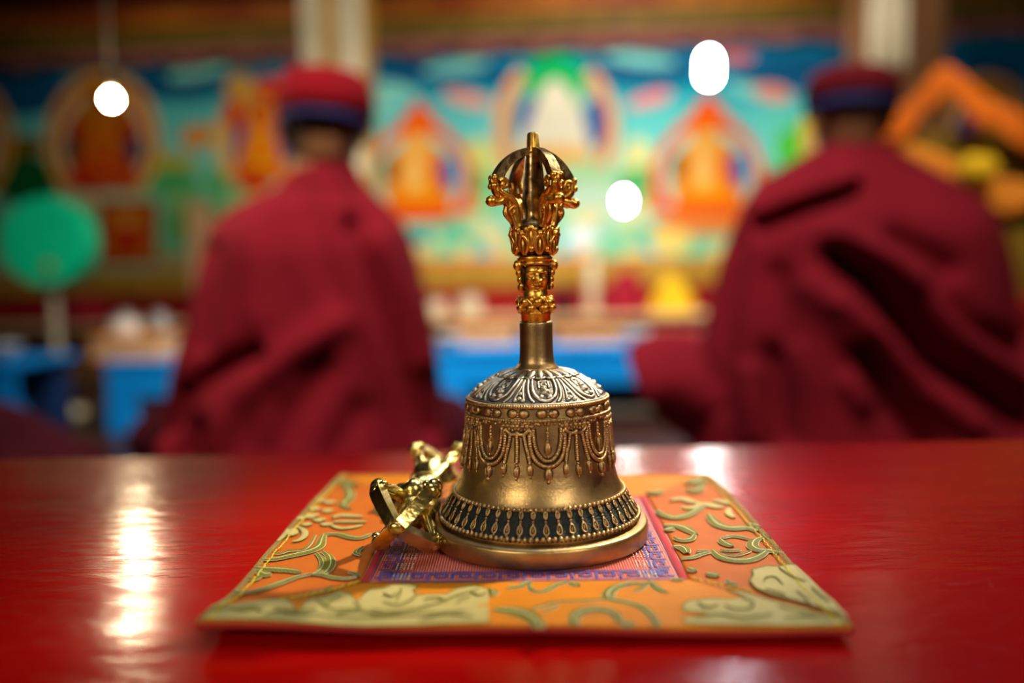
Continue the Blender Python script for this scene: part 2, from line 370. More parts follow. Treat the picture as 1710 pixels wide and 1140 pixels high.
# pleated valance under the cornice
m = MB(); n = 520; vs = []; fs = []
for i in range(n+1):
    x = -4.9+9.8*i/n; w = .015*math.sin(i*.8); sc = .035*abs(math.sin(i*PI/20))
    vs += [(x, wallY(x)-.075-w, zw(72)), (x, wallY(x)-.08-w*1.3, zw(98)+.02-sc)]
for i in range(n): fs.append((2*i, 2*i+1, 2*i+3, 2*i+2))
m.add(vs, fs); o = m.build('pleated_valance', M['pinkp'])
tag(o, 'long dusty pink pleated valance hanging under the painted cornice', 'valance')
md = o.modifiers.new('thick', 'SOLIDIFY'); md.thickness = .004

# ------------------------------------------------------------------ the wall painting (one large painted panel)
def C8(*c): return srgb(*c)[:3]
# base colours of the scenery, rows of (py, colour), then shapes: ('e' ellipse | 'r' ring | 'p' polygon)
bands = [(90, (60, 115, 145)), (140, (50, 145, 165)), (185, (115, 195, 190)), (250, (135, 212, 200)), (320, (145, 208, 170)), (380, (120, 190, 155)), (430, (150, 190, 160))]
SH = []
def e(cx, cy, rx, ry, c, rot=0): SH.append(('e', cx, cy, rx, ry, C8(*c), math.cos(math.radians(rot)), math.sin(math.radians(rot)), 0))
def r(cx, cy, rx, ry, k, c): SH.append(('e', cx, cy, rx, ry, C8(*c), 1, 0, k))
def p(pts, c): SH.append(('p', pts, C8(*c), min(q[0] for q in pts), max(q[0] for q in pts), min(q[1] for q in pts), max(q[1] for q in pts)))
nav, teal, ltl, crm, org, red, pnk, grn, yel = (10, 85, 125), (20, 140, 150), (150, 215, 200), (235, 215, 175), (240, 110, 20), (215, 60, 25), (225, 130, 120), (70, 175, 105), (240, 165, 30)
for cx, cy, rx, ry in ((40, 150, 70, 45), (300, 140, 80, 28), (720, 120, 95, 24), (1080, 118, 85, 26), (1330, 125, 110, 28), (840, 130, 45, 16), (560, 130, 60, 30), (1480, 140, 60, 40), (1640, 130, 80, 40)): e(cx, cy, rx, ry, nav)
for cx, cy, rx, ry, ro in ((760, 112, 55, 10, -8), (1070, 100, 60, 10, 6), (1260, 150, 50, 10, 10), (330, 120, 50, 12, -10), (660, 150, 40, 12, 12), (1400, 150, 40, 12, -14)): e(cx, cy, rx, ry, ltl, ro)
for cx, cy, rx, ry, c, ro in ((780, 165, 42, 13, (235, 165, 150), 14), (1085, 165, 38, 12, (235, 150, 150), -16), (1290, 155, 34, 14, (225, 160, 140), 8), (640, 175, 30, 10, (160, 220, 200), -20), (1230, 95, 30, 9, pnk, 0), (330, 228, 30, 20, (230, 165, 110), -10), (110, 300, 50, 16, (140, 130, 40), 0), (30, 245, 50, 20, (120, 95, 35), 0), (270, 270, 60, 14, (200, 185, 90), 0), (800, 280, 30, 50, (215, 215, 140), 0), (1065, 280, 30, 50, (220, 220, 160), 0), (1330, 240, 36, 46, (110, 195, 100), 10), (1300, 200, 30, 20, (120, 200, 180), 0)): e(cx, cy, rx, ry, c, ro)
for cx in (290, 385, 780, 1075, 1300, 620): e(cx, 305, 42, 26, (105, 180, 120)); e(cx+14, 340, 30, 14, (170, 205, 140))
e(40, 300, 60, 40, (30, 90, 50)); e(330, 370, 40, 40, (120, 160, 90))
def deity(cx, cy, s, outer, inner, body, face, dk=(30, 60, 150), halo=None):
    # mandorla, halo, seated body with crossed legs, lotus throne
    e(cx, cy, 92*s, 112*s, outer); r(cx, cy, 92*s, 112*s, .90, (235, 190, 120)); e(cx, cy+6*s, 72*s, 90*s, inner)
    r(cx, cy+6*s, 72*s, 90*s, .86, crm); e(cx, cy+16*s, 56*s, 72*s, dk)
    e(cx, cy-52*s, 34*s, 34*s, halo or (60, 150, 110)); r(cx, cy-52*s, 34*s, 34*s, .86, yel)
    p([(cx-26*s, cy-22*s), (cx+26*s, cy-22*s), (cx+36*s, cy+30*s), (cx+58*s, cy+66*s), (cx-58*s, cy+66*s), (cx-36*s, cy+30*s)], body)
    e(cx, cy+60*s, 60*s, 20*s, body); e(cx, cy-2*s, 17*s, 26*s, face); e(cx, cy-44*s, 14*s, 17*s, face)
    e(cx, cy-62*s, 8*s, 9*s, (30, 40, 80)); e(cx-28*s, cy+12*s, 9*s, 26*s, face, 14); e(cx+28*s, cy+12*s, 9*s, 26*s, face, -14)
    e(cx, cy+48*s, 30*s, 9*s, (250, 190, 90)); e(cx, cy+86*s, 66*s, 14*s, (235, 120, 110))
    for k in range(-3, 4): e(cx+k*18*s, cy+90*s, 9*s, 12*s, (120, 200, 170)); e(cx+k*18*s, cy+92*s, 5*s, 7*s, crm)
deity(172, 235, 1.04, (185, 85, 20), (175, 50, 12), (205, 60, 12), (200, 110, 50), (160, 50, 15), (150, 95, 25))
e(225, 250, 16, 22, (40, 45, 90)); e(120, 250, 14, 22, (60, 45, 50)); e(150, 300, 34, 22, (190, 50, 10)); e(200, 296, 34, 22, (200, 70, 15))
deity(435, 235, .84, (225, 190, 120), (235, 140, 90), (245, 120, 25), (250, 170, 110), (90, 80, 140), (215, 80, 40))
e(400, 150, 24, 30, (215, 170, 110)); e(448, 145, 20, 20, red); e(388, 190, 16, 26, red); e(425, 300, 30, 20, (220, 60, 10))
def arch(cx, ty, w, h, c1, c2):
    p([(cx, ty-8), (cx+.34*w, ty+.16*h), (cx+.78*w, ty+.36*h), (cx+w, ty+.62*h), (cx+1.02*w, ty+h), (cx-1.02*w, ty+h), (cx-w, ty+.62*h), (cx-.78*w, ty+.36*h), (cx-.34*w, ty+.16*h)], c2)
    p([(cx, ty), (cx+.30*w, ty+.18*h), (cx+.72*w, ty+.40*h), (cx+.70*w, ty+.50*h), (cx, ty+.34*h), (cx-.70*w, ty+.50*h), (cx-.72*w, ty+.40*h), (cx-.30*w, ty+.18*h)], c1)
def shrine(cx, ty, s):
    arch(cx, ty, 92*s, 190*s, (245, 85, 10), (235, 120, 105))
    e(cx, ty+128*s, 74*s, 78*s, ltl); e(cx, ty+132*s, 62*s, 68*s, (225, 175, 120)); e(cx+46*s, ty+118*s, 15*s, 30*s, (25, 70, 165)); e(cx-46*s, ty+112*s, 15*s, 24*s, (150, 105, 40))
    p([(cx-30*s, ty+75*s), (cx+30*s, ty+75*s), (cx+40*s, ty+135*s), (cx+62*s, ty+185*s), (cx-62*s, ty+185*s), (cx-40*s, ty+135*s)], (245, 130, 25))
    e(cx, ty+182*s, 62*s, 18*s, (240, 95, 20)); e(cx-4*s, ty+72*s, 24*s, 28*s, (245, 190, 125)); e(cx-8*s, ty+120*s, 17*s, 34*s, (250, 205, 140)); e(cx, ty+152*s, 34*s, 9*s, (250, 175, 70))
    e(cx, ty+42*s, 20*s, 14*s, (250, 120, 40))
shrine(700, 172, 1.0)
shrine(1183, 162, 1.04)
# central pale figure
e(928, 215, 104, 128, (225, 130, 60)); r(928, 215, 104, 128, .92, (235, 190, 150)); e(928, 215, 80, 112, (165, 200, 175)); e(928, 96, 66, 40, (60, 150, 165)); e(926, 135, 50, 44, (75, 180, 110))
e(884, 205, 22, 46, (45, 85, 150)); e(992, 205, 20, 42, (60, 105, 155)); 
p([(905, 150), (950, 150), (975, 200), (990, 262), (862, 262), (885, 200)], (225, 215, 185)); e(927, 165, 24, 32, (235, 225, 200)); e(928, 215, 42, 36, (222, 215, 190)); e(926, 262, 66, 20, (225, 180, 120)); e(926, 285, 70, 14, (215, 190, 160))
e(970, 300, 60, 30, (170, 205, 160)); e(985, 345, 60, 40, (190, 215, 190)); e(975, 385, 45, 30, (225, 235, 235)); e(900, 330, 40, 30, (190, 205, 150))
# lower register: lotus thrones, offerings, small panels
p([(165, 335), (262, 335), (262, 442), (165, 442)], (160, 75, 35)); p([(176, 346), (250, 346), (250, 430), (176, 430)], (190, 110, 60)); e(213, 395, 26, 32, (185, 45, 20)); e(213, 370, 12, 12, (215, 165, 110))
p([(275, 340), (292, 340), (292, 442), (275, 442)], (110, 170, 120)); p([(262, 430), (620, 430), (620, 442), (262, 442)], (190, 130, 40))
p([(660, 378), (780, 378), (792, 430), (650, 430)], (95, 190, 160)); e(720, 405, 46, 14, (210, 220, 170)); e(700, 400, 20, 10, teal)
for k in range(26):
    x = 610+k*28; e(x, 418+6*math.sin(k*2.1), 17, 12, [(120, 200, 165), (225, 215, 150), (95, 185, 190), (235, 200, 150), (160, 205, 150)][k % 5])
for k in range(12):
    x = 790+k*28; e(x, 372+14*math.sin(k*1.7), 22, 16, [(190, 215, 170), (225, 215, 165), (150, 205, 180)][k % 3])
e(1180, 375, 90, 18, (225, 150, 110)); e(1120, 400, 36, 18, (235, 215, 140)); e(1290, 350, 50, 40, (90, 150, 90)); p([(610, 430), (1330, 430), (1330, 442), (610, 442)], (225, 150, 110))
deity(1420, 230, .9, (200, 150, 60), (220, 120, 50), (215, 70, 30), (235, 180, 120))
deity(1650, 230, .95, (190, 95, 40), (150, 60, 30), (200, 90, 30), (225, 170, 110))
deity(-70, 235, 1.0, (185, 95, 30), (60, 100, 90), (160, 60, 20), (190, 130, 80))
RCT = RC.transposed()
def proj(v):
    q = RCT @ (Vector(v)-CAMP); return 855+F*q.x/-q.z, 570-F*q.y/-q.z
def paint(px, py):
    a = bands[0][1]; c = C8(*bands[-1][1])
    for (y0, c0), (y1, c1) in zip(bands, bands[1:]):
        if py <= y1:
            t = max(0, (py-y0)/(y1-y0)); a, b = C8(*c0), C8(*c1); c = tuple(a[i]*(1-t)+b[i]*t for i in range(3)); break
    for s in SH:
        if s[0] == 'e':
            _, cx, cy, rx, ry, cc, co, si, k = s
            dx, dy = px-cx, py-cy
            if abs(dx) > rx+ry or abs(dy) > rx+ry: continue
            u = (dx*co+dy*si)/rx; v = (-dx*si+dy*co)/ry; q = u*u+v*v
            if q < 1 and (not k or q > k*k): c = cc
        else:
            _, pts, cc, x0, x1, y0, y1 = s
            if px < x0 or px > x1 or py < y0 or py > y1: continue
            ins = False; j = len(pts)-1
            for i in range(len(pts)):
                xi, yi = pts[i]; xj, yj = pts[j]
                if (yi > py) != (yj > py) and px < (xj-xi)*(py-yi)/(yj-yi)+xi: ins = not ins
                j = i
            if ins: c = cc
    return c
nx, nz = 680, 130
m = MB(); vs = []; cols = []
for j in range(nz+1):
    z = zb+(zt-zb)*j/nz
    for i in range(nx+1):
        x = -4.0+8.0*i/nx; v = (x, wallY(x)-.012, z); vs.append(v)
        px, py = proj(v); cols.append(paint(px, py))
fs = [(j*(nx+1)+i, j*(nx+1)+i+1, (j+1)*(nx+1)+i+1, (j+1)*(nx+1)+i) for j in range(nz) for i in range(nx)]
m.add(vs, fs)
mm = mat('mural_paint', (1, 1, 1, 1), .7, spec=.12); N, L, b = nodes(mm)
at = N.new('ShaderNodeAttribute'); at.attribute_name = 'pigment'
hs = N.new('ShaderNodeHueSaturation'); hs.inputs['Saturation'].default_value = 1.2; hs.inputs['Value'].default_value = 1.0
L.new(at.outputs['Color'], hs.inputs['Color']); L.new(hs.outputs[0], b.inputs['Base Color'])
mural = m.build('painted_mural', mm)
ca = mural.data.color_attributes.new('pigment', 'FLOAT_COLOR', 'POINT')
ca.data.foreach_set('color', [q for c in cols for q in (c[0], c[1], c[2], 1)])
tag(mural, 'long colourful wall painting of seated figures in halos among clouds and green hills', 'mural')

# ------------------------------------------------------------------ pillars with silk banners
def pillar(x0, x1, Y, bans, label, mm):
    a, b = W(x0, 200, Y), W(x1, 200, Y); cx = (a.x+b.x)/2; hw = (b.x-a.x)/2
    t = empty('pillar', (cx, Y+hw, 0), label, 'pillar', None)
    m = MB(); m.box(-hw, hw, -hw, hw, .18, 3.05, bev=.02); m.build('shaft', mm, t, smooth=False)
    m = MB(); m.box(-hw-.05, hw+.05, -hw-.05, hw+.05, 0, .18, bev=.02); m.build('plinth', M['redp'], t, smooth=False)
    m = MB(); m.box(-hw-.08, hw+.08, -hw-.08, hw+.08, 3.05, 3.2, bev=.02); m.box(-hw-.16, hw+.16, -hw-.08, hw+.08, 3.2, 3.4, bev=.02); m.build('capital', M['orangep'], t, smooth=False)
    for bx0, bx1, by, lab in bans:
        p0, p1 = W(bx0, by, Y-.04), W(bx1, by, Y-.04); mb = MB(); vs = []; fs = []; n = 14; k = 30
        for j in range(k+1):
            z = 2.9+(p0.z-2.9)*j/k
            for i in range(n+1):
                u = i/n; vs.append((p0.x+(p1.x-p0.x)*u, Y-.035-.012*math.sin(u*PI*5+j*.15), z-(.05*math.sin(PI*u) if j == k else 0)))
        for j in range(k):
            for i in range(n): q = j*(n+1)+i; fs.append((q, q+n+1, q+n+2, q+1))
        mb.add(vs, fs); o = mb.build('silk_banner', M['creamcloth']); md = o.modifiers.new('t', 'SOLIDIFY'); md.thickness = .004
        tag(o, lab, 'banner')
pillar(514, 614, 4.1, [(514, 546, 330, 'narrow cream silk banner on the left edge of the pillar behind the left monk'), (572, 612, 330, 'wider cream silk banner on the right edge of the pillar behind the left monk')], 'ochre pillar with cream banners rising behind the left monk', M['goldpaint'])
pillar(1458, 1582, 4.0, [(1452, 1514, 108, 'cream silk banner on the pillar above the right monk')], 'brown pillar rising behind the hat of the right monk', M['brownwood'])
#@@TABLE
# ------------------------------------------------------------------ red table
yf = P(855, 750, TZ).y
t = empty('red_table', (0, .2, 0), 'glossy red lacquered low table with fine scratches under the bell and mat', 'table')
m = MB(); m.box(-1.5, 1.5, -.15-.2, yf-.2, TZ-.035, TZ, bev=.0015); m.build('tabletop', M['table'], t, smooth=False)
m = MB(); m.box(-1.42, 1.42, -.09-.2, yf-.06-.2, TZ-.12, TZ-.035, bev=.003); m.build('apron', M['table'], t, smooth=False)
for sx in (-1, 1):
    for yy in (-.26, yf-.29):
        m = MB(); m.box(sx*1.38-.03, sx*1.38+.03, yy-.03, yy+.03, 0, TZ-.12, bev=.004); m.build('leg', M['table'], t, smooth=False)

# ------------------------------------------------------------------ brocade mat
def lift(x, y):
    f = max(0, min(1, (.303-y)/.035)); f = f*f
    l = .0022+.0016*max(0, -x/.1)-.0006*max(0, x/.1)+.0004*math.sin(x*70+1)
    w = .0003*math.sin(x*90+y*40)*math.sin(y*110)
    rr = math.hypot(x-.0115, y-.354); k = max(0, min(1, (rr-.06)/.02))
    if x < -.02: k *= max(0, min(1, (abs(x+.043)-.022)/.01)) if y > .31 else 1
    return f*l*1.2+w*k
def PM(px, py, dz=0):
    z = ZM
    for _ in range(4):
        q = P(px, py, z+dz); z = ZM+lift(q.x, q.y)
    return q
mo = Vector((.0, .34, TZ))
matt = empty('brocade_mat', mo, 'square orange and cream brocade cloth mat with red silver-dotted centre under the bell', 'mat')
def warp(v):                 # the cloth sides bow out a little
    t = max(0, min(1, (v.y-.268)/.215)); k = max(0, min(1, (abs(v.x-.003)-.03)/.06))
    return Vector((v.x+math.copysign(.0024*math.sin(PI*t)*k, v.x), v.y, v.z))
def mloc(v, dz=0): return (v.x-mo.x, v.y-mo.y, ZM+lift(v.x, v.y)+dz-mo.z)
oFL, oFR, oBR, oBL = PM(330, 1036), PM(1424, 1046), PM(1180, 791), PM(570, 791)
iFL, iFR, iBR, iBL = PM(603, 973), PM(1150, 968), PM(1077, 827), PM(672, 829)
def quad(name, a, b, c, d, mm, dz, nu=60, nv=24, mi=0, parent=matt, puff=0, thick=None, ragged=0):
    m = MB(); vs = []; fs = []
    for j in range(nv+1):
        v = j/nv
        for i in range(nu+1):
            u = i/nu; q = warp(a*(1-u)*(1-v)+b*u*(1-v)+c*u*v+d*(1-u)*v)
            pf = puff*(16*u*(1-u)*v*(1-v))**.35
            rg = ragged*noise.noise(Vector((u*40, v*40, 3)))
            vs.append(mloc(q, dz+pf+rg))
    for j in range(nv):
        for i in range(nu): k = j*(nu+1)+i; fs.append((k, k+1, k+nu+2, k+nu+1))
    m.add(vs, fs); o = m.build(name, mm, parent)
    if thick: md = o.modifiers.new('t', 'SOLIDIFY'); md.thickness = thick; md.offset = -1
    return o
quad('lining', oFL, oFR, oBR, oBL, M['red_lining'], -.0011, 80, 60, thick=.0016)
quad('inner_panel', iFL-Vector((.004, .004, 0)), iFR+Vector((.004, -.004, 0)), iBR+Vector((.004, .004, 0)), iBL+Vector((-.004, .004, 0)), M['brocade'], -.0007, 60, 60, thick=.0003)
quad('back_border', iBL, iBR, oBR, oBL, M['satin'], -.0004, 60, 16, thick=.0006, puff=.0002)
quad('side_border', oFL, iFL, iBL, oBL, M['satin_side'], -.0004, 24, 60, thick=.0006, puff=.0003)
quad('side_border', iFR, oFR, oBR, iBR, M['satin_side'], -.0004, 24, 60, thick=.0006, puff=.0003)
quad('front_border', oFL, oFR, iFR, iFL, M['satin'], .0000, 90, 20, thick=.0009, puff=.0004)
# red inner piping on the right, stitched yellow lines
def clampx(q):               # nothing embroidered reaches past the cloth
    t = max(0, min(1, (q.y-oFL.y)/(oBL.y-oFL.y))); l = warp(oFL+(oBL-oFL)*t).x+.0004
    t = max(0, min(1, (q.y-oFR.y)/(oBR.y-oFR.y))); r_ = warp(oFR+(oBR-oFR)*t).x-.0004
    return Vector((max(l, min(r_, q.x)), q.y, q.z))
def strip(mb, pts, hw, dz=0, mi=0, dome=.00012):
    pts = [Vector((q.x, q.y, 0)) for q in pts]; n = len(pts); vs = []; fs = []
    for i, q in enumerate(pts):
        tt = pts[min(i+1, n-1)]-pts[max(i-1, 0)]; tt.normalize(); s = Vector((-tt.y, tt.x, 0)); h = hw[i] if hasattr(hw, '__len__') else hw
        for k in (-1, -.5, 0, .5, 1):
            qq = clampx(q+s*h*k); vs.append((qq.x-mo.x, qq.y-mo.y, ZM+lift(qq.x, qq.y)+dz+dome*(1-k*k)-mo.z))
    for i in range(n-1):
        for k in range(4): a = i*5+k; fs.append((a, a+5, a+6, a+1))
    mb.add(vs, fs, mi)
def line(a, b, n=60): return [a+(b-a)*(i/n) for i in range(n+1)]
m = MB(); strip(m, line(iFR+Vector((-.0012, 0, 0)), iBR+Vector((-.0012, 0, 0))), .0014, -.0003, dome=.0004)
m.build('red_piping', M['red_lining'], matt)
m = MB(); strip(m, line(iFL+Vector((.0012, 0, 0)), iBL+Vector((.0012, 0, 0))), .0012, -.0003, dome=.0003); m.build('red_piping', M['red_lining'], matt)
m = MB()
def stitches(a, b, ln=.0028, r=.00032, wob=.0003, dz=.0006):
    L_ = (b-a).length; k = int(L_/ln)
    for i in range(k):
        q0 = a+(b-a)*(i/k); q1 = a+(b-a)*((i+.86)/k); j = Vector((random.uniform(-wob, wob), random.uniform(-wob, wob), 0))
        ps = [warp(q0+(q1-q0)*t+j) for t in (0, .5, 1)]
        m.sweep([(w_.x-mo.x, w_.y-mo.y, ZM+lift(w_.x, w_.y)+dz+(.0003 if t == 1 else -.0001)-mo.z) for t, w_ in enumerate(ps)], r, 6)
off = Vector((.0042, 0, 0)); nb = Vector((0, -.003, 0))
for sa, sb, sd in ((oFL+off, oBL+off+nb, .0006), (oFR-off, oBR-off+nb, .0006), (PM(603, 973), PM(470, 1005), .0007), (PM(1152, 968), PM(1260, 992), .0007)):
    m = MB(); stitches(sa, sb, dz=sd); m.build('yellow_stitching', M['yellow_thread'], matt)
ctr = (oFL+oBR)/2
for a, b in ((oFL, oBL), (oFR, oBR), (oBL, oBR)):           # overcast edge
    m = MB()
    k = int((b-a).length/.0016)
    for i in range(k):
        q = warp(a+(b-a)*((i+.5)/k)); d = (b-a).normalized(); s = Vector((-d.y, d.x, 0)); s = s if s.dot(ctr-q) > 0 else -s
        ps = [q+s*.0022+d*.0004, q, q-s*.0003-d*.0003]
        m.sweep([(v.x-mo.x, v.y-mo.y, ZM+lift(v.x, v.y)+dz-mo.z) for v, dz in zip(ps, (.0002, .0003, -.0016))], .00026, 5)
    m.build('overcast_edge', M['cream'], matt)

# embroidery, traced in the plane of the cloth
FILL, LINE = MB(), MB()
def st(ox, oy, pts, w, col=0, out=.00022, s=5.7, ends=True, dz=.0):
    q = spline([PM(ox+x/s, oy+y/s) for x, y in pts], 8); n = len(q)
    taper = [min(1, .4+.6*math.sin(PI*min(.5, max(0, i/(n-1))*1.0+0) if i < n/2 else PI*min(.5, 1-i/(n-1)))) if ends else 1 for i in range(n)]
    hw = [w*.001*t for t in taper]
    strip(LINE, q, [h+out for h in hw], .00045+dz, 0 if col == 0 else 1, .0002)
    strip(FILL, q, hw, .00062+dz, col, .0003)
    if col == 0 and w > 1.1: strip(LINE, q, [h*.12 for h in hw], .00094+dz, 0, .0001)
A, B_, C_, D_, E_, F_ = (320, 880), (420, 780), (600, 900), (840, 900), (1140, 900), (1040, 780)
def S(o, pts, w, col=0, **k): st(o[0], o[1], pts, w*(1.85 if w < 2.0 else 1.25), col, **k)
S(A, [(690, 320), (800, 312), (900, 290), (1010, 265), (1130, 235), (1215, 190), (1240, 130), (1260, 80)], 1.35)
S(A, [(1270, 78), (1400, 75), (1500, 100), (1600, 112), (1710, 75)], 1.1)
S(A, [(770, 258), (850, 262), (920, 238), (1060, 222), (1130, 170), (1180, 85)], .35)
S(A, [(1190, 255), (1240, 310), (1255, 370), (1215, 430), (1150, 468)], .75)
S(A, [(1250, 240), (1310, 290), (1325, 360), (1290, 430), (1240, 462)], .95)
S(A, [(590, 395), (700, 405), (820, 410), (930, 420), (1040, 440)], 1.2); S(A, [(640, 425), (700, 460), (760, 455)], 1.2)
S(A, [(540, 505), (600, 510), (660, 485)], .5)
S(A, [(400, 625), (480, 632), (600, 620), (720, 585), (860, 535), (1000, 485), (1110, 465)], .95)
S(A, [(1100, 462), (1230, 462), (1360, 490), (1480, 500), (1570, 485)], .6); S(A, [(1490, 440), (1560, 450), (1585, 480)], .6)
S(A, [(1110, 645), (1220, 630), (1330, 580)], .7)
S(B_, [(870, 170), (925, 220), (935, 300), (870, 360), (940, 400)], 2.0); S(B_, [(1200, 380), (1240, 420), (1230, 460)], 1.6); S(B_, [(690, 200), (760, 150), (880, 140), (1000, 180)], 3)
S(B_, [(1040, 850), (1000, 830), (1010, 800), (1060, 770)], .7)
for x, y, w in ((720, 430, 2.2), (600, 410, 2.2), (570, 480, 3.0), (640, 520, 2.6), (520, 560, 2.0), (710, 560, 2.2), (660, 330, 2.0), (470, 500, 2.2), (745, 350, 1.6)):
    S(B_, [(x-45, y), (x, y-8), (x+45, y)], w, 1)
S(B_, [(770, 490), (850, 465), (950, 470), (1060, 480)], 1.1, 1); S(B_, [(780, 530), (900, 525), (1090, 530)], 1.0, 1); S(B_, [(760, 560), (850, 590), (960, 580), (1050, 560)], .9, 1)
S(B_, [(340, 660), (380, 640), (400, 600)], 2.3, 1); S(B_, [(430, 570), (500, 610), (505, 660), (450, 705), (390, 715)], .8, 1); S(B_, [(230, 715), (280, 650), (330, 600)], 1.6, 1)
# right border
S(F_, [(820, 460), (860, 515), (920, 560), (1020, 588), (1120, 585), (1200, 590), (1290, 620)], 1.8)
S(F_, [(1180, 545), (1250, 560), (1340, 590)], .9)
S(F_, [(330, 420), (400, 465), (490, 488), (590, 470), (680, 430), (760, 385)], 1.5)
S(F_, [(460, 325), (560, 305), (650, 335), (740, 350)], 2.2, 1); S(F_, [(700, 370), (800, 360), (880, 380), (960, 385)], 1.8, 1); S(F_, [(860, 330), (940, 330), (1010, 360)], 2, 1); S(F_, [(1010, 400), (1010, 450), (1060, 490)], .9, 1); S(F_, [(560, 390), (650, 395), (720, 370)], 1.0, 1)
S(F_, [(390, 560), (480, 565), (570, 580), (640, 615), (700, 650)], 1.5); S(F_, [(680, 650), (640, 695), (560, 705), (490, 680)], 1.0); S(F_, [(400, 610), (440, 600), (480, 590)], 1.3)
S(F_, [(480, 770), (540, 765), (590, 790), (612, 830)], 1.25)
S(F_, [(930, 700), (980, 735), (1045, 765)], 1.2); S(F_, [(940, 685), (1040, 665), (1130, 675), (1210, 700)], .85)
S(F_, [(1330, 680), (1260, 705), (1235, 755), (1290, 795), (1390, 805), (1490, 825)], 1.3)
S(F_, [(860, 805), (930, 860), (1040, 892), (1170, 895), (1280, 865), (1360, 815)], 1.5); S(F_, [(930, 800), (1030, 805), (1130, 800)], .6); S(F_, [(960, 835), (1080, 850), (1220, 810)], .35)
S(F_, [(550, 880), (660, 868), (740, 840), (830, 820)], .7); S(F_, [(700, 812), (760, 805), (830, 815)], .6)
S(F_, [(630, 975), (700, 1000)], 1.0); S(F_, [(790, 1025), (850, 1030), (910, 1050)], 1.2); S(F_, [(990, 1090), (1040, 1120), (1100, 1135)], .7)
S(F_, [(1360, 640), (1410, 670), (1460, 700)], 1.2); S(F_, [(1490, 780), (1530, 785), (1570, 790)], 1.3); S(F_, [(1270, 560), (1320, 575), (1350, 600)], 1.0)
S(F_, [(590, 150), (680, 150), (750, 110)], 4.0); S(F_, [(620, 215), (690, 235), (760, 180)], 2.4); S(F_, [(230, 240), (300, 250), (370, 230)], 2.6)
# front border, orange part
S(D_, [(40, 480), (110, 468), (200, 462)], .9); S(D_, [(170, 450), (230, 430), (270, 425)], 1.0); S(D_, [(255, 445), (270, 490), (340, 515), (430, 490), (500, 450), (580, 430), (620, 420)], .8); S(D_, [(640, 430), (680, 440), (720, 460)], 1.0)
S(D_, [(1440, 425), (1330, 435), (1200, 435), (1070, 470), (1000, 535), (1030, 585), (1190, 618), (1330, 665), (1430, 760), (1470, 850)], 1.15)
S(D_, [(1390, 410), (1440, 450), (1500, 500), (1570, 520)], .8); S(D_, [(1240, 510), (1300, 490), (1370, 450)], .5)
S(D_, [(280, 680), (400, 640), (560, 612), (750, 605), (920, 592), (1010, 590)], .55); S(D_, [(370, 700), (440, 680), (520, 650)], .4)
S(D_, [(700, 840), (672, 770), (740, 705), (870, 682), (1000, 695), (1080, 740), (1100, 800)], 1.3); S(D_, [(1130, 850), (1190, 810), (1230, 850)], .9)
S(D_, [(-80, 680), (20, 688), (120, 700), (230, 735), (310, 790), (350, 870)], 1.7); S(C_, [(1250, 490), (1280, 520), (1260, 560)], .9)
S(D_, [(1600, 400), (1660, 395), (1720, 400)], .7)
# cream woven patches (polygons) with olive outline strokes
def patch(pts, dz=.0005):
    q = [PM(x, y) for x, y in pts]; c = sum(q, Vector())/len(q)
    me = bpy.data.meshes.new('t'); import bmesh
    bm = bmesh.new(); vv = [bm.verts.new((v.x, v.y, 0)) for v in q]; f = bm.faces.new(vv)
    bmesh.ops.triangulate(bm, faces=[f]); bmesh.ops.subdivide_edges(bm, edges=bm.edges[:], cuts=5, use_grid_fill=True)
    vs = [(v.co.x-mo.x, v.co.y-mo.y, ZM+lift(v.co.x, v.co.y)+dz-mo.z) for v in bm.verts]; bm.verts.index_update()
    FILL.add(vs, [tuple(w_.index for w_ in f.verts) for f in bm.faces], 1); bm.free(); bpy.data.meshes.remove(me)
    strip(LINE, q+[q[0]], .0003, dz+.0001, 1)
patch([(336, 1034), (352, 1022), (400, 1010), (440, 1004), (470, 1002), (484, 1007), (492, 1022), (506, 1016), (516, 1003), (540, 998), (568, 988), (585, 994), (598, 1006), (606, 994), (618, 985), (640, 984), (655, 978), (688, 977), (698, 982), (690, 988), (696, 996), (720, 994), (745, 994), (764, 984), (790, 979), (816, 985), (816, 1042), (760, 1043), (700, 1046), (610, 1048), (560, 1046), (500, 1041), (420, 1036), (345, 1036)])
patch([(1140, 1012), (1150, 1005), (1190, 1001), (1222, 1003), (1245, 998), (1212, 986), (1240, 990), (1290, 1005), (1350, 1020), (1415, 1040), (1400, 1046), (1300, 1047), (1145, 1044), (1140, 1034), (1180, 1030), (1180, 1026), (1142, 1022)])
patch([(1256, 953), (1258, 962), (1252, 972), (1262, 984), (1285, 994), (1340, 1008), (1400, 1025), (1418, 1035), (1405, 1020), (1380, 995), (1350, 965), (1328, 945), (1315, 945), (1300, 948), (1280, 947)], .0006)
def ol(pts, w=.35, dz=.0004): st(0, 0, pts, w, 0, out=.00002, s=1, dz=dz)
for pts in ([(395, 1022), (420, 1018), (437, 1026)], [(640, 1010), (665, 1015), (690, 1003), (700, 990)], [(620, 1022), (660, 1026), (720, 1015), (760, 1000), (800, 988)], [(670, 985), (668, 995), (662, 1008)], [(540, 1016), (560, 1022), (600, 1020), (590, 1010)], [(520, 1030), (600, 1036), (700, 1030), (780, 1024)], [(765, 1012), (768, 1006), (785, 1000)], [(460, 1018), (480, 1028), (520, 1032)],
            [(1210, 1014), (1225, 1021), (1250, 1020), (1258, 1010), (1240, 1003)], [(1275, 975), (1280, 968), (1295, 968), (1308, 980)], [(1300, 951), (1320, 965), (1345, 975)], [(1330, 990), (1342, 1000), (1352, 1012)], [(1300, 1015), (1330, 1024), (1370, 1030)]): ol(pts)
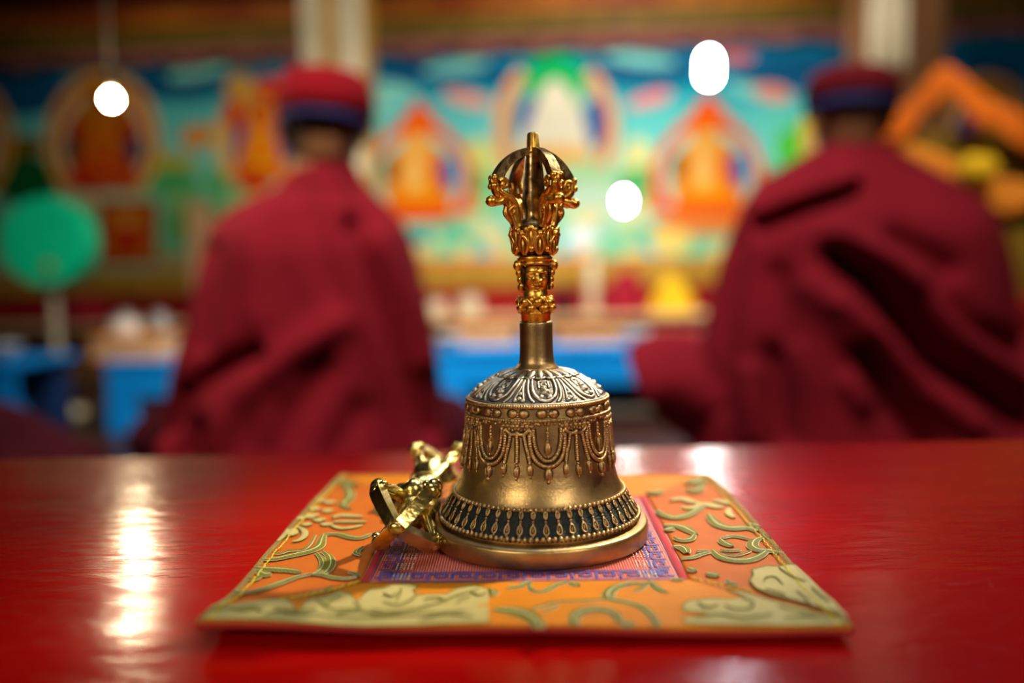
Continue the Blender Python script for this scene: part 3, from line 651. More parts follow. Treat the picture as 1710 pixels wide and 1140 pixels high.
for pts in ([(350, 1026), (380, 1020), (410, 1024), (440, 1018)], [(440, 1032), (470, 1024), (500, 1026), (530, 1020)], [(528, 1008), (545, 1014), (556, 1006), (570, 1000)], [(560, 1030), (600, 1024), (640, 1030), (690, 1022)], [(700, 1040), (740, 1030), (790, 1034)], [(640, 994), (652, 1000), (664, 994)], [(708, 1006), (728, 1002), (746, 1008)], [(785, 992), (800, 998), (812, 994)],
            [(1160, 1036), (1200, 1030), (1240, 1036), (1290, 1030)], [(1165, 1010), (1180, 1018), (1200, 1014)], [(1310, 1036), (1350, 1034), (1390, 1038)], [(1278, 988), (1295, 992), (1312, 998)], [(1355, 985), (1370, 998), (1385, 1010)]): ol(pts, .45)
LINE.build('embroidery_outline', [M['cream_line'], M['olive']], matt)
FILL.build('embroidery', [M['olive'], M['cream']], matt)
# violet fret border of the centre panel
m = MB()
def fr(u, v):                       # panel coordinates
    return iFL*(1-u)*(1-v)+iFR*u*(1-v)+iBR*u*v+iBL*(1-u)*v
K = 20
def frets(mp, L0, n):
    for i in range(n):
        a = i/n; d = 1/n
        path = [(a, .0), (a, 1), (a+.75*d, 1), (a+.75*d, .35), (a+.35*d, .35), (a+.35*d, .7)]
        pts = []
        for (u0, v0), (u1, v1) in zip(path, path[1:]):
            pts.append([mp(u0+(u1-u0)*t/4, v0+(v1-v0)*t/4) for t in range(5)])
        for seg in pts: strip(m, seg, .00055, -.00032, dome=.00003)
    for v in (-.35, 1.35): strip(m, [mp(t/60, v) for t in range(61)], .00045, -.00033, dome=.00003)
frets(lambda a, b: fr(.05+.9*a, .035+b*.045), 1, 12); frets(lambda a, b: fr(.965-.045*b, .05+.9*a), 1, 12); frets(lambda a, b: fr(.035+.045*b, .05+.9*a), 1, 12); frets(lambda a, b: fr(.05+.9*a, .965-.045*b), 1, 12)
m.build('fret_pattern', M['blue_thread'], matt)
for s_ in (1, -1):
    m = MB()
    for i in range(9):
        u, v = (.885 if s_ > 0 else .115), .06+.095*i
        for k in range(5):
            for l in range(4): q = fr(u+(k-2)*.012, v+(l-1.5)*.016); m.ball((q.x-mo.x, q.y-mo.y, ZM+lift(q.x, q.y)-.00035-mo.z), .00042, sz=.4, u=6, v=4)
    m.build('silver_dots', M['silver_thread'], matt)
# ------------------------------------------------------------------ ritual bell
BX = P(902, 900, ZM).x
bell = empty('ritual_bell', (BX, .354, ZM+.0002), 'upright aged bronze ritual hand bell with gilded face and prong handle on the mat', 'bell')
prof0 = [(.0452, 0), (.0459, .0006), (.0460, .0064), (.0456, .0074), (.0448, .0077), (.0425, .0080), (.0412, .0084), (.0412, .0092), (.0424, .0098)]
wallp = [(.0098, .0424), (.0120, .0412), (.0150, .0393), (.0180, .0375), (.0200, .0363), (.0215, .0353), (.0240, .0341), (.0270, .0331), (.0310, .0322), (.0360, .0315), (.0420, .0308), (.0480, .0304), (.0540, .0300), (.0590, .0294), (.0600, .0292)]
def Rz(z): return interp(wallp, z)
def nrm(z):
    d = (Rz(z+.0004)-Rz(z-.0004))/.0008; L_ = math.hypot(1, d); return 1/L_, -d/L_
def S3(th, z, off=0):            # th in degrees measured from the side facing the camera, positive to the right
    nr, nz = nrm(z); a = math.radians(th-90); rr = Rz(z)+off*nr
    return Vector((rr*math.cos(a), rr*math.sin(a), z+off*nz))
def N3(th, z): nr, nz = nrm(z); a = math.radians(th-90); return Vector((nr*math.cos(a), nr*math.sin(a), nz))
domep = [(.0084, .0708), (.0120, .0704), (.0150, .0696), (.0170, .0688), (.0200, .0674), (.0225, .0658), (.0245, .0643), (.0262, .0628), (.0275, .0615), (.0286, .0604), (.0292, .0598)]
def Zd(r): return interp(domep, r)
def D3(th, r, off=0):
    d = (Zd(r+.0004)-Zd(r-.0004))/.0008; L_ = math.hypot(1, d); a = math.radians(th-90); rr = r-off*d/L_
    return Vector((rr*math.cos(a), rr*math.sin(a), Zd(r)+off/L_))
def ND(th, r):
    d = (Zd(r+.0004)-Zd(r-.0004))/.0008; L_ = math.hypot(1, d); a = math.radians(th-90); return Vector((-d/L_*math.cos(a), -d/L_*math.sin(a), 1/L_))
m = MB()
prof = list(prof0)
nseg = len(prof)
zs = [.0098+(.0600-.0098)*i/60 for i in range(1, 61)]
prof += [(Rz(z), z) for z in zs]
prof += [(r_, z_) for r_, z_ in reversed(domep[:-1])]
band = lambda k: 2 if prof[k][1] > .0602 else 1 if .0105 < prof[k][1] < .0198 and k >= nseg else 0
m.lathe(prof, 200, mi=band, capt=True)
body = m.build('bell_body', [M['bronze'], M['patina'], M['dome_tarnish']], bell, autosmooth=50)
# cast relief on the body
m = MB(); HI, LO = 0, 1
def cord(pth, r, ridges=True, mi=0, halo=True, n=8):
    r *= 1.3
    # pth list of (th,z) ; twisted cord lying on the wall with a tarnished bed under it
    q = spline([Vector((a, b*1000, 0)) for a, b in pth], 14)
    pts = []; L_ = 0; prev = None; ups = []
    for v in q:
        w_ = S3(v.x, v.y/1000, r*.35); pts.append(w_); ups.append(N3(v.x, v.y/1000))
    # resample by length
    out = [pts[0]]; uo = [ups[0]]; rad = []; acc = 0; step = r*.28
    for i in range(1, len(pts)):
        seg = (pts[i]-pts[i-1]).length; t = step-acc
        while t < seg:
            out.append(pts[i-1].lerp(pts[i], t/seg)); uo.append(ups[i]); t += step
        acc = seg-(t-step)
    out.append(pts[-1]); uo.append(ups[-1])
    rad = [r*(1+(.10 if i % 4 < 2 else -.08)) if ridges else r for i in range(len(out))]
    m.sweep(out, rad, n, up=uo, mi=mi)
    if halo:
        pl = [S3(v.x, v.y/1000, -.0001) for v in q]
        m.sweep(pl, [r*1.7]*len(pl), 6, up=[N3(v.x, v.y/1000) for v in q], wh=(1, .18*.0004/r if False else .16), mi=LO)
def bud(th, z, L_, w_, tilt=0):
    w_ *= 1.02; L_ *= 1.38; z -= .0003
    # tassel bud: teardrop with a split, pointing down
    c = S3(th, z, .0004); n_ = N3(th, z); dn = (S3(th+tilt, z-L_/2)-S3(th-tilt, z+L_/2)); dn.normalize(); sd = dn.cross(n_).normalized(); R = Matrix((sd, n_, dn)).transposed()
    m.ball(c, 1, w_*.75, w_*.55, L_*.42, 10, 8, 0, R)
    m.ball(c+sd*w_*.35+dn*L_*.06+n_*w_*.2, 1, w_*.34, w_*.4, L_*.34, 8, 6, 0, R); m.ball(c-sd*w_*.35+dn*L_*.06+n_*w_*.2, 1, w_*.34, w_*.4, L_*.34, 8, 6, 0, R)
    m.ball(c-dn*L_*.42+n_*.0001, w_*.5, 1, 1, 1, 8, 6, 0)
    m.ball(c+dn*L_*.52, 1, w_*.28, w_*.3, w_*.45, 8, 6, 0, R)
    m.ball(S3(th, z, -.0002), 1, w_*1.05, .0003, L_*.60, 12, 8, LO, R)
def pearl(th, z, r, s=1, up=.2): m.ball(S3(th, z, r*up), r, 1, 1, 1, 12, 8)
def ringc(z, r, count, mi=0, off=.2, seglen=1.0):
    for i in range(count): th = 360*i/count; c = S3(th, z, r*off); m.ball(c, r, 1, 1, 1, 8, 6, mi)
# two ridged cords round the shoulder
for z, r in ((.0592, .00085), (.0540, .00075)):
    k = 720; m.sweep([S3(360*i/k, z, .0002) for i in range(k)], [r*(1.12 if i % 4 < 2 else .86) for i in range(k)], 8, up=[N3(360*i/k, z) for i in range(k)], closed=True)
for i in range(16):                     # pearl pairs
    th = 6+22.5*i+random.uniform(-.6, .6)
    for s_ in (-1, 1):
        n_ = N3(th+s_*4.0, .0566); sd = Vector((0, 0, 1)).cross(n_).normalized(); R = Matrix((sd, n_, sd.cross(n_))).transposed()
        m.ball(S3(th+s_*4.4, .0566, .0001), 1, .0021, .0010, .0017, 12, 8, 0, R)
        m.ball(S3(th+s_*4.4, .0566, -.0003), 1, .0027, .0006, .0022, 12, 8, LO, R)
    for dz in (-.0010, 0, .0010): pearl(th, .0566+dz, .00055)
for i in range(8):
    c = 5.3+45*i; g = c+22.5
    # festoon: double U cord
    cord([(c-10.3, .0512), (c-10.0, .0470), (c-8.2, .0425), (c-4.2, .0392), (c, .0384), (c+4.2, .0392), (c+8.2, .0425), (c+10.0, .0470), (c+10.3, .0512)], .00062)
    cord([(c-13.2, .0490), (c-12.6, .0440), (c-10.3, .0398), (c-5.5, .0370), (c, .0362), (c+5.5, .0370), (c+10.3, .0398), (c+12.6, .0440), (c+13.2, .0490)], .00066)
    bud(c, .0338, .0044, .0021)
    m.ball(S3(c, .0303, .0003), .0008, 1, 1, 1, 8, 6)
    # pendant inside the U
    m.sweep([S3(c, .0515-.0001*k, .0002) for k in range(0, 50, 4)], [.00055+.0002*math.sin(k*1.1) for k in range(0, 50, 4)], 8, up=N3(c, .05))
    pearl(c, .0468, .0007); bud(c, .0436, .0046, .0017)
    # hanging strands
    for o_, b_, zb_ in ((-5.0, -9.6, .0354), (0, 0, .0346), (5.0, 9.6, .0354)):
        cord([(g+o_, .0492), (g+o_+(b_-o_)*.25, .0455), (g+o_+(b_-o_)*.7, .0410), (g+b_, .0376)], .00060)
        bud(g+b_, zb_, .0040, .0016, b_*.04)
    # bracket with curled ends and flowers above the strands
    cord([(g-10.2, .0478), (g-10.6, .0494), (g-9.2, .0503), (g-7.4, .0497), (g-4.6, .0487), (g-1.2, .0488), (g, .0495), (g+1.2, .0488), (g+4.6, .0487), (g+7.4, .0497), (g+9.2, .0503), (g+10.6, .0494), (g+10.2, .0478)], .00062, ridges=False)
    for t in (-7.5, 0, 7.5):
        pearl(g+t, .0519, .0011)
        for k in range(6): pearl(g+t+2.6*math.cos(k*PI/3), .0519+.00135*math.sin(k*PI/3), .0007)
    for t in (-11.3, 11.3, -3.7, 3.7): pearl(g+t, .0518, .0009); pearl(g+t, .0503, .0006)
    for k in range(10): pearl(c-11+random.uniform(0, 22), random.uniform(.0524, .0532), random.uniform(.0005, .0008))
# lower ring of small thunderbolts between bead rows
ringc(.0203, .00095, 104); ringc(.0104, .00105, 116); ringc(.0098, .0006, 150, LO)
for i in range(50):
    th = 2+7.2*i
    def q(z): return S3(th, z, .0002)
    for zc, ll, ww in ((.0184, .0023, .0008), (.0135, .0031, .00115)):
        n_ = N3(th, zc); pts = []
        for k in range(14):
            a = 2*PI*k/14; pts.append(S3(th+math.degrees(ww*math.sin(a)*(1+.25*math.cos(a)*(-1 if zc < .015 else 1))/Rz(zc))*.85, zc+ll/2*math.cos(a), .0004))
        m.sweep(pts, .00038, 6, up=n_, closed=True)
        m.ball(S3(th, zc, .0002), 1, .0003, .0005, ll*.36, 6, 6, 0, Matrix((Vector((0, 0, 1)).cross(n_).normalized(), n_, Vector((0, 0, 1)).cross(n_).normalized().cross(n_))).transposed())
    pearl(th, .0163, .00058, up=.4); pearl(th, .0154, .00050, up=.4); pearl(th, .0115, .0005)
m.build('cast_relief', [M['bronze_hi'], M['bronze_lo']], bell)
m = MB()
# dome: petals round the collar, eight large lotus petals
for i in range(24):
    th = 15*i+3; n_ = ND(th, .0125); rd = D3(th, .0145)-D3(th, .0105); rd.normalize(); sd = rd.cross(n_).normalized(); R = Matrix((sd, n_, rd)).transposed()
    m.ball(D3(th, .0125, .0001), 1, .0017, .0009, .0048, 12, 8, 0, R)
    m.sweep([D3(th+t*7.0, .0164+.0009*(1-t*t), .0003) for t in (-1, -.6, -.2, .2, .6, 1)], .00055, 6, up=n_)
def dcord(pth, r, halo=True):
    q = spline([Vector((a, b*1000, 0)) for a, b in pth], 8); pts = [D3(v.x, v.y/1000, r*.15) for v in q]
    m.sweep(pts, r*1.1, 8, up=[ND(v.x, v.y/1000) for v in q], wh=(1, .85))
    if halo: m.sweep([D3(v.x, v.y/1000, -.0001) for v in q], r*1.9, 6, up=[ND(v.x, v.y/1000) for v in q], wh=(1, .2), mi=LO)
for i in range(8):
    c = 5.3+45*i
    dcord([(c-13.5, .0178), (c-12.5, .0215), (c-9.8, .0252), (c-4.5, .0272), (c, .0277), (c+4.5, .0272), (c+9.8, .0252), (c+12.5, .0215), (c+13.5, .0178)], .00065)
    dcord([(c-18.3, .0178), (c-16.6, .0225), (c-13.8, .0262), (c-9.5, .0283)], .00055); dcord([(c+18.3, .0178), (c+16.6, .0225), (c+13.8, .0262), (c+9.5, .0283)], .00055)
    dcord([(c+22.5, .0178), (c+21.6, .0225), (c+18, .0278)], .00045); dcord([(c+22.5, .0178), (c+23.4, .0225), (c+27, .0278)], .00045)
    for k, rr, s_ in ((-1, .0262, .0012), (1, .0262, .0012)): m.ball(D3(c+k*3.6, rr, -.0002), s_*1.2, 1, 1, .8, 12, 8)
    m.ball(D3(c, .0240, -.0005), .0021, 1, 1, .8, 14, 10); m.ball(D3(c, .0240, .0008), .0008, 1, 1, .8, 10, 8); m.ball(D3(c, .0222, -.0003), .0014, 1, 1, .8, 12, 8)
    dcord([(c-5, .0225), (c-5.4, .0205), (c-4.8, .0190), (c+4.8, .0190), (c+5.4, .0205), (c+5, .0225)], .00045); dcord([(c-2.6, .0212), (c-2.4, .0201), (c+2.4, .0201), (c+2.6, .0212)], .00035)
    for k in (-3.2, 0, 3.2): m.ball(D3(c+22.5+k, .0268+(.0006 if k else 0), -.0003), .0012, 1, 1, .8, 10, 8)
    m.ball(D3(c+22.5, .0249, -.0002), .0010, 1, 1, .8, 10, 8)
k = 180; m.sweep([D3(360*i/k, .0289, .0001) for i in range(k)], .0005, 6, up=(0, 0, 1), closed=True)
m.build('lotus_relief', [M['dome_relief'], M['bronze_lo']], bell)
# handle tube with flared foot
m = MB(); m.lathe([(.0094, .0704), (.0096, .0710), (.0090, .0722), (.0079, .0734), (.0074, .0748), (.00715, .0775), (.0070, .0830), (.00695, .0890), (.0070, .0905), (.0068, .0913), (.0060, .0915)], 72)
m.build('handle_tube', M['bronze'], bell)
# gilded grip: band, bead cushion, face, crown, lotus
g0 = 8.0                                       # the face looks slightly to the right
def G3(th, r_, z): a = math.radians(th+g0-90); return Vector((r_*math.cos(a), r_*math.sin(a), z))
def gup(th): a = math.radians(th+g0-90); return Vector((math.cos(a), math.sin(a), 0))
m = MB(); m.lathe([(.0058, .0913), (.0062, .0917), (.0062, .0942), (.0066, .0946), (.0066, .0952), (.0056, .0958), (.0052, .1020), (.0050, .1060)], 48)
for i in range(7):                             # cushion of scrolled beads
    th = 360*i/7
    m.ball(G3(th, .0062, .0996), 1, .0024, .0024, .0021, 12, 8); m.ball(G3(th+24, .0062, .0972), 1, .0024, .0024, .0020, 12, 8); m.ball(G3(th+24, .0058, .1006), .0014, u=8, v=6)
    m.sweep([G3(th+12+18*math.sin(t*.6), .0078-.0006*abs(t-3)/3, .0952+.0011*t) for t in range(7)], .00055, 6, up=gup(th), mi=0)
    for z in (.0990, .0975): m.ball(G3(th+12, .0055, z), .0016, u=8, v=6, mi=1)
m.build('bead_cushion', [M['gild'], M['gild_lo']], bell)
# face
def gs(x, s): return math.exp(-(x/s)**2)
m = MB(); nu, nv = 180, 130; vs = []; fs = []
zc, hz = .1095, .0068
for j in range(nv+1):
    v = -1+2*j/nv                              # chin -1 .. brow +1
    for i in range(nu):
        a = -180+360*i/nu; u = a/60            # across the face, ±1 at 60 degrees
        hz_ = math.sqrt(max(0, 1-abs(v)**2.6)); base = .0049*(.35+.65*hz_)*(1-.10*max(0, -v)) if abs(v) < 1 else .0017
        base *= 1-.10*max(0, -v)*min(1, abs(a)/50)
        r_ = base+.0018*math.exp(-(a/62)**4)*hz_
        d = 0
        av = abs(u)
        d += .0017*gs(u, .17)*max(0, min(1, (.42-v)/.6))*(1 if v > -.20 else gs(v+.20, .05))           # nose
        d += .0009*gs(av-.17, .09)*gs(v+.15, .07)                                                    # nostrils
        d -= .0013*gs(av-.44, .24)*gs(v-.20, .13)-.0004*gs(av-.44, .2)*gs(v-.02, .1)                   # sockets
        d += .0011*gs(av-.46, .19)*gs(v-.17, .07)                                                    # eyeballs
        d -= .0006*gs(av-.46, .20)*gs(v-.145-.10*(av-.46)**2*4, .016)                                  # lid line
        d += .00075*gs(av-.46, .30)*gs(v-.36+.5*(av-.42)**2, .040)                                     # arched brows
        d += .0006*gs(av-.62, .25)*gs(v+.15, .20)                                                    # cheeks
        d -= .0005*gs(av-.36, .07)*gs(v+.34, .14)                                                    # smile folds
        d += .0009*gs(u, .26)*gs(v+.42+.06*gs(u, .06), .045)+.0010*gs(u, .20)*gs(v+.57, .05)            # lips
        d -= .0007*gs(u, .30)*gs(v+.495, .018)
        d -= .0004*gs(u, .25)*gs(v+.68, .05)
        d += .0010*gs(u, .26)*gs(v+.84, .09)                                                         # chin
        d += .0005*gs(u, .06)*gs(v-.55, .05)
        r_ += d
        vs.append(G3(a, r_, zc+hz*v))
for j in range(nv):
    for i in range(nu): fs.append((j*nu+i, j*nu+(i+1) % nu, (j+1)*nu+(i+1) % nu, (j+1)*nu+i))
m.add(vs, fs)
# hair locks and ear ornaments down both sides, hair line
for s_ in (-1, 1):
    for th, z, r_, sz in ((78, .1148, .0076, .0021), (84, .1118, .0068, .0016), (82, .1090, .0064, .0015), (76, .1062, .0062, .0016), (104, .1135, .0060, .0020), (110, .1095, .0058, .0020), (108, .1058, .0056, .0020), (150, .11, .0050, .003)):
        m.ball(G3(s_*th, r_, z), sz, 1, 1, 1.15, 12, 8)
    m.sweep([G3(s_*(62+4*math.sin(t)), .0060+.0001*t, .1045+.0018*t) for t in range(6)], .0006, 6, up=gup(s_*60), mi=1)
m.sweep([G3(t*9, .0064, .1153+.0004*math.cos(math.radians(t*9*1.5))) for t in range(-8, 9)], .0007, 8, up=(0, 0, 1))
m.build('face', [M['gild'], M['gild_lo']], bell)
m = MB(); m.lathe([(.0052, .1160), (.0068, .1163), (.0074, .1172), (.0075, .1180), (.0066, .1188), (.0060, .1192), (.0058, .1197)], 60)
m.build('crown_band', [M['gild'], M['gild_lo']], bell)
# crown of leaves, flaring
m = MB(); m.lathe([(.0056, .1190), (.0080, .1200), (.0086, .1240), (.0082, .1290), (.0084, .1308), (.0070, .1314), (.002, .1316)], 48, mi=1)
for i in range(8):
    th = 45*i+4
    def leaf(th, z, h, w_, r0, r1, curl):
        for s_ in (-1, 1):
            pts = [G3(th+s_*w_*math.sin(PI*t/8), r0+(r1-r0)*t/8+curl*(t/8)**3, z+h*t/8) for t in range(9)]
            m.sweep(pts, [.0011*(1-.55*abs(t/8-.45)) for t in range(9)], 8, up=gup(th))
        m.ball(G3(th, (r0+r1)/2+.0004, z+h*.42), 1, .0009, .0009, h*.40, 8, 8)
    leaf(th, .1193, .0080, 13, .0078, .0098, .0004)
    leaf(th+22.5, .1225, .0082, 11, .0088, .0090, .0010)
    m.ball(G3(th, .0098, .1276), .0015, u=10, v=8); m.ball(G3(th+22.5, .0088, .1214), .0013, u=10, v=8)
    m.ball(G3(th+11, .0096, .1292), .0011, u=8, v=6); m.ball(G3(th-11, .0096, .1292), .0011, u=8, v=6)
m.build('leaf_crown', [M['gild'], M['gild_lo']], bell)
# prongs
def prong(az):
    m = MB(); a0 = math.radians(az-90); ex = Vector((math.cos(a0), math.sin(a0), 0)); ey = Vector((-math.sin(a0), math.cos(a0), 0))
    def Q(r_, z, l=0): return ex*r_+ey*l+Vector((0, 0, z))
    arc = spline([Q(.0012, .1618), (Q(.0050, .1612)), Q(.0092, .1592), Q(.0130, .1562), Q(.0158, .1526), Q(.0176, .1492)], 5); n = len(arc)
    m.sweep(arc, tapers(n, .0023, .0031), 4, up=[ey]*n, wh=(.9, 1.05), mi=1)
    # creature head: side scrolls, snout ball, curling leaves, foot
    for s_ in (-1, 1):
        sp = [Q(.0152+.0021*(1-t/22)*math.cos(.5+t*.44), .1478+.0021*(1-t/22)*math.sin(.5+t*.44), s_*(.0022+.0004*t/20)) for t in range(20)]
        m.sweep(sp, tapers(20, .0011, .0007), 8, up=ey*s_)
        m.sweep(spline([Q(.0172, .1458, s_*.0022), Q(.0150, .1440, s_*.0024), Q(.0118, .1424, s_*.0022), Q(.0098, .1396, s_*.0020), Q(.0092, .1350, s_*.0018), Q(.0088, .1318, s_*.0014)], 5), tapers(26, .0010, .0013, .0012), 8, up=ey)
        m.sweep([Q(.0112+.0018*(1-t/18)*math.cos(2.2-t*.46), .1370+.0018*(1-t/18)*math.sin(2.2-t*.46), s_*(.0022)) for t in range(16)], tapers(16, .0010, .0005), 8, up=ey)
        m.sweep(spline([Q(.0120, .1420, s_*.0016), Q(.0150, .1416, s_*.0022), Q(.0178, .1404, s_*.0020), Q(.0200, .1410, s_*.0009)], 5), tapers(16, .0010, .0016, .0012), 8, up=ey)
        m.ball(Q(.0188, .1502, s_*.0014), .0016, u=10, v=8); m.ball(Q(.0192, .1470, s_*.0013), .0015, u=10, v=8)
    m.ball(Q(.0196, .1410, 0), 1, .0027, .0027, .0023, 14, 10)
    m.ball(Q(.0186, .1488, 0), 1, .0021, .0021, .0028, 12, 10)
    m.sweep(spline([Q(.0180, .1480), Q(.0176, .1450), Q(.0150, .1428), Q(.0128, .1410), Q(.0110, .1370), Q(.0094, .1335), Q(.0082, .1308)], 5), tapers(31, .0018, .0019, .0024), 12, up=[ey]*31, wh=(.9, 1.1), sup=3)
    m.sweep(spline([Q(.0130, .1395), Q(.0136, .1368), Q(.0122, .1345), Q(.0102, .1322)], 5), tapers(16, .0008, .0013, .0009), 8, up=ey)
    m.build('prong', [M['gild'], M['gild_dark']], bell, autosmooth=55)
for az in (28, 118, 208, 298): prong(az)
m = MB()
cs = [(.0075, .1310), (.0056, .1322), (.0042, .1345), (.0038, .1375), (.0042, .1420), (.0040, .1480), (.0036, .1540), (.0030, .1600), (.0026, .1622), (.0022, .1650), (.0019, .1690), (.0013, .1697)]
q = spline([Vector((a, b, 0)) for a, b in cs], 5)
m.sweep([Vector((0, 0, v.y)) for v in q], [v.x for v in q], 16, up=(math.cos(.45), math.sin(.45), 0), sup=4)
m.build('central_shaft', M['gild_dark'], bell)
m = MB(); m.sweep([Vector((0, 0, z)) for z in (.1608, .1622, .1690, .1696)], [.0030, .0025, .0020, .0015], 16, up=(math.cos(.45), math.sin(.45), 0), sup=6); m.build('tip', M['gild'], bell)

# ------------------------------------------------------------------ thunderbolt sceptre
vj = empty('thunderbolt_sceptre', (-.0405, .3700, ZM+.0002), 'small polished brass thunderbolt sceptre lying left of the bell', 'sceptre')
AX = Vector((.085, 1, 0)).normalized(); SD = Vector((1, -.085, 0)).normalized(); UP = Vector((0, 0, 1)); HZ = .0156
def V3(a, r_, ph):            # along the axis, radius, angle around
    return AX*a+(SD*math.cos(ph)+UP*math.sin(ph))*r_+UP*HZ
def lat(prof, name, sgn=1, mod=None, n=48):
    m = MB(); vs = []; fs = []
    for a, r_ in prof:
        for i in range(n):
            ph = 2*PI*i/n; vs.append(V3(a*sgn, r_*(1+(mod(ph, a) if mod else 0)), ph))
    k = len(prof)
    for j in range(k-1):
        for i in range(n):
            f = (j*n+i, j*n+(i+1) % n, (j+1)*n+(i+1) % n, (j+1)*n+i); fs.append(f if sgn < 0 else f[::-1])
    m.add(vs, fs); return m
lat([(-.0085, .003), (-.0080, .0050), (-.0055, .0072), (-.002, .0086), (.002, .0086), (.0055, .0072), (.0080, .0050), (.0085, .003)], 'hub').build('hub', M['brass'], vj)
for sgn in (-1, 1):
    mm_ = lat([(.0078, .0045), (.0085, .0060), (.0098, .0062), (.0104, .0052), (.0112, .0062), (.0122, .0062), (.0130, .0058), (.0160, .0088), (.0200, .0104), (.0240, .0108), (.0262, .0098), (.0275, .0070), (.0280, .003)], 'c', sgn, mod=lambda ph, a: (.07*math.cos(8*ph) if a > .013 else 0))
    mm_.build('lotus_collar', M['brass'], vj)
    for kk in range(4):
        ph = PI/4+kk*PI/2; m = MB(); sv = SD*math.cos(ph+PI/2)+UP*math.sin(ph+PI/2); rv = SD*math.cos(ph)+UP*math.sin(ph)
        def Q(a, r_, l=0): return V3(a*sgn, r_, ph)+sv*l
        # flat-sided bar from head to tip
        bar = spline([Q(.0405, .0150), Q(.0430, .0138), Q(.0470, .0104), Q(.0510, .0064), Q(.0540, .0030), Q(.0552, .0014)], 5); n = len(bar)
        m.sweep(bar, [.0034-.0007*abs(i/(n-1)-.3) for i in range(n)], 4, up=[sv]*n, wh=(1.12, 1.12))
        # creature head
        m.ball(Q(.0372, .0160), 1, .0034, .0036, .0034, 16, 12); m.ball(Q(.0412, .0150), 1, .0034, .0030, .0032, 16, 12)
        for s_ in (-1, 1):
            m.ball(Q(.0390, .0150, s_*.0026), .0020, u=10, v=8)
            m.sweep([Q(.0352+.0018*(1-t/18)*math.cos(1+t*.46), .0148+.0018*(1-t/18)*math.sin(1+t*.46), s_*.0016) for t in range(16)], tapers(16, .0009, .0005), 8, up=sv)
            m.sweep(spline([Q(.0375, .0145, s_*.0016), Q(.0345, .0125, s_*.0018), Q(.0315, .0122, s_*.0016), Q(.0285, .0105, s_*.0016), Q(.0262, .0085, s_*.0012)], 5), tapers(21, .0009, .0013, .0010), 8, up=sv)
        m.sweep(spline([Q(.0385, .0155), Q(.0355, .0135), Q(.0325, .0110), Q(.0295, .0096), Q(.0265, .0075)], 5), tapers(21, .0022, .0019, .0026), 12, up=[rv]*21, sup=3)
        m.ball(Q(.0325, .0132), .0017, u=10, v=8)
        m.build('prong', M['brass'], vj, autosmooth=55)
    m = MB(); pr = [(.0270, .0052), (.0310, .0036), (.0360, .0040), (.0430, .0036), (.0500, .0028), (.0550, .0026), (.0572, .0024), (.0580, .0014)]
    q = spline([Vector((a, b, 0)) for a, b in pr], 4); m.sweep([V3(v.x*sgn, 0, 0) for v in q], [v.y for v in q], 12, up=UP, sup=4)
    m.build('centre_prong', M['brass'], vj)
# ------------------------------------------------------------------ seated monks seen from behind
def dseg(px, py, pl):
    best = 1e9
    for (x0, y0), (x1, y1) in zip(pl, pl[1:]):
        dx, dy = x1-x0, y1-y0; t = max(0, min(1, ((px-x0)*dx+(py-y0)*dy)/(dx*dx+dy*dy)))
        q = math.hypot(px-x0-dx*t, py-y0-dy*t)
        if q < best: best = q
    return best
def loft(rings, n, fn=None):
    m = MB(); vs = []
    for k, (cx, cy, cz, rx, ry, sp) in enumerate(rings):
        for i in range(n):
            a = 2*PI*i/n; c, s = math.cos(a), math.sin(a); q = (abs(c)**sp+abs(s)**sp)**(-1/sp)
            v = Vector((cx+rx*c*q, cy+ry*s*q, cz))
            if fn: v = fn(v, a, k/(len(rings)-1), Vector((c/rx, s/ry, 0)).normalized())
            vs.append(v)
    K = len(rings)
    fs = [(k*n+i, k*n+(i+1) % n, (k+1)*n+(i+1) % n, (k+1)*n+i) for k in range(K-1) for i in range(n)]
    fs += [tuple(reversed(range(n))), tuple((K-1)*n+i for i in range(n))]
    m.add(vs, fs); return m
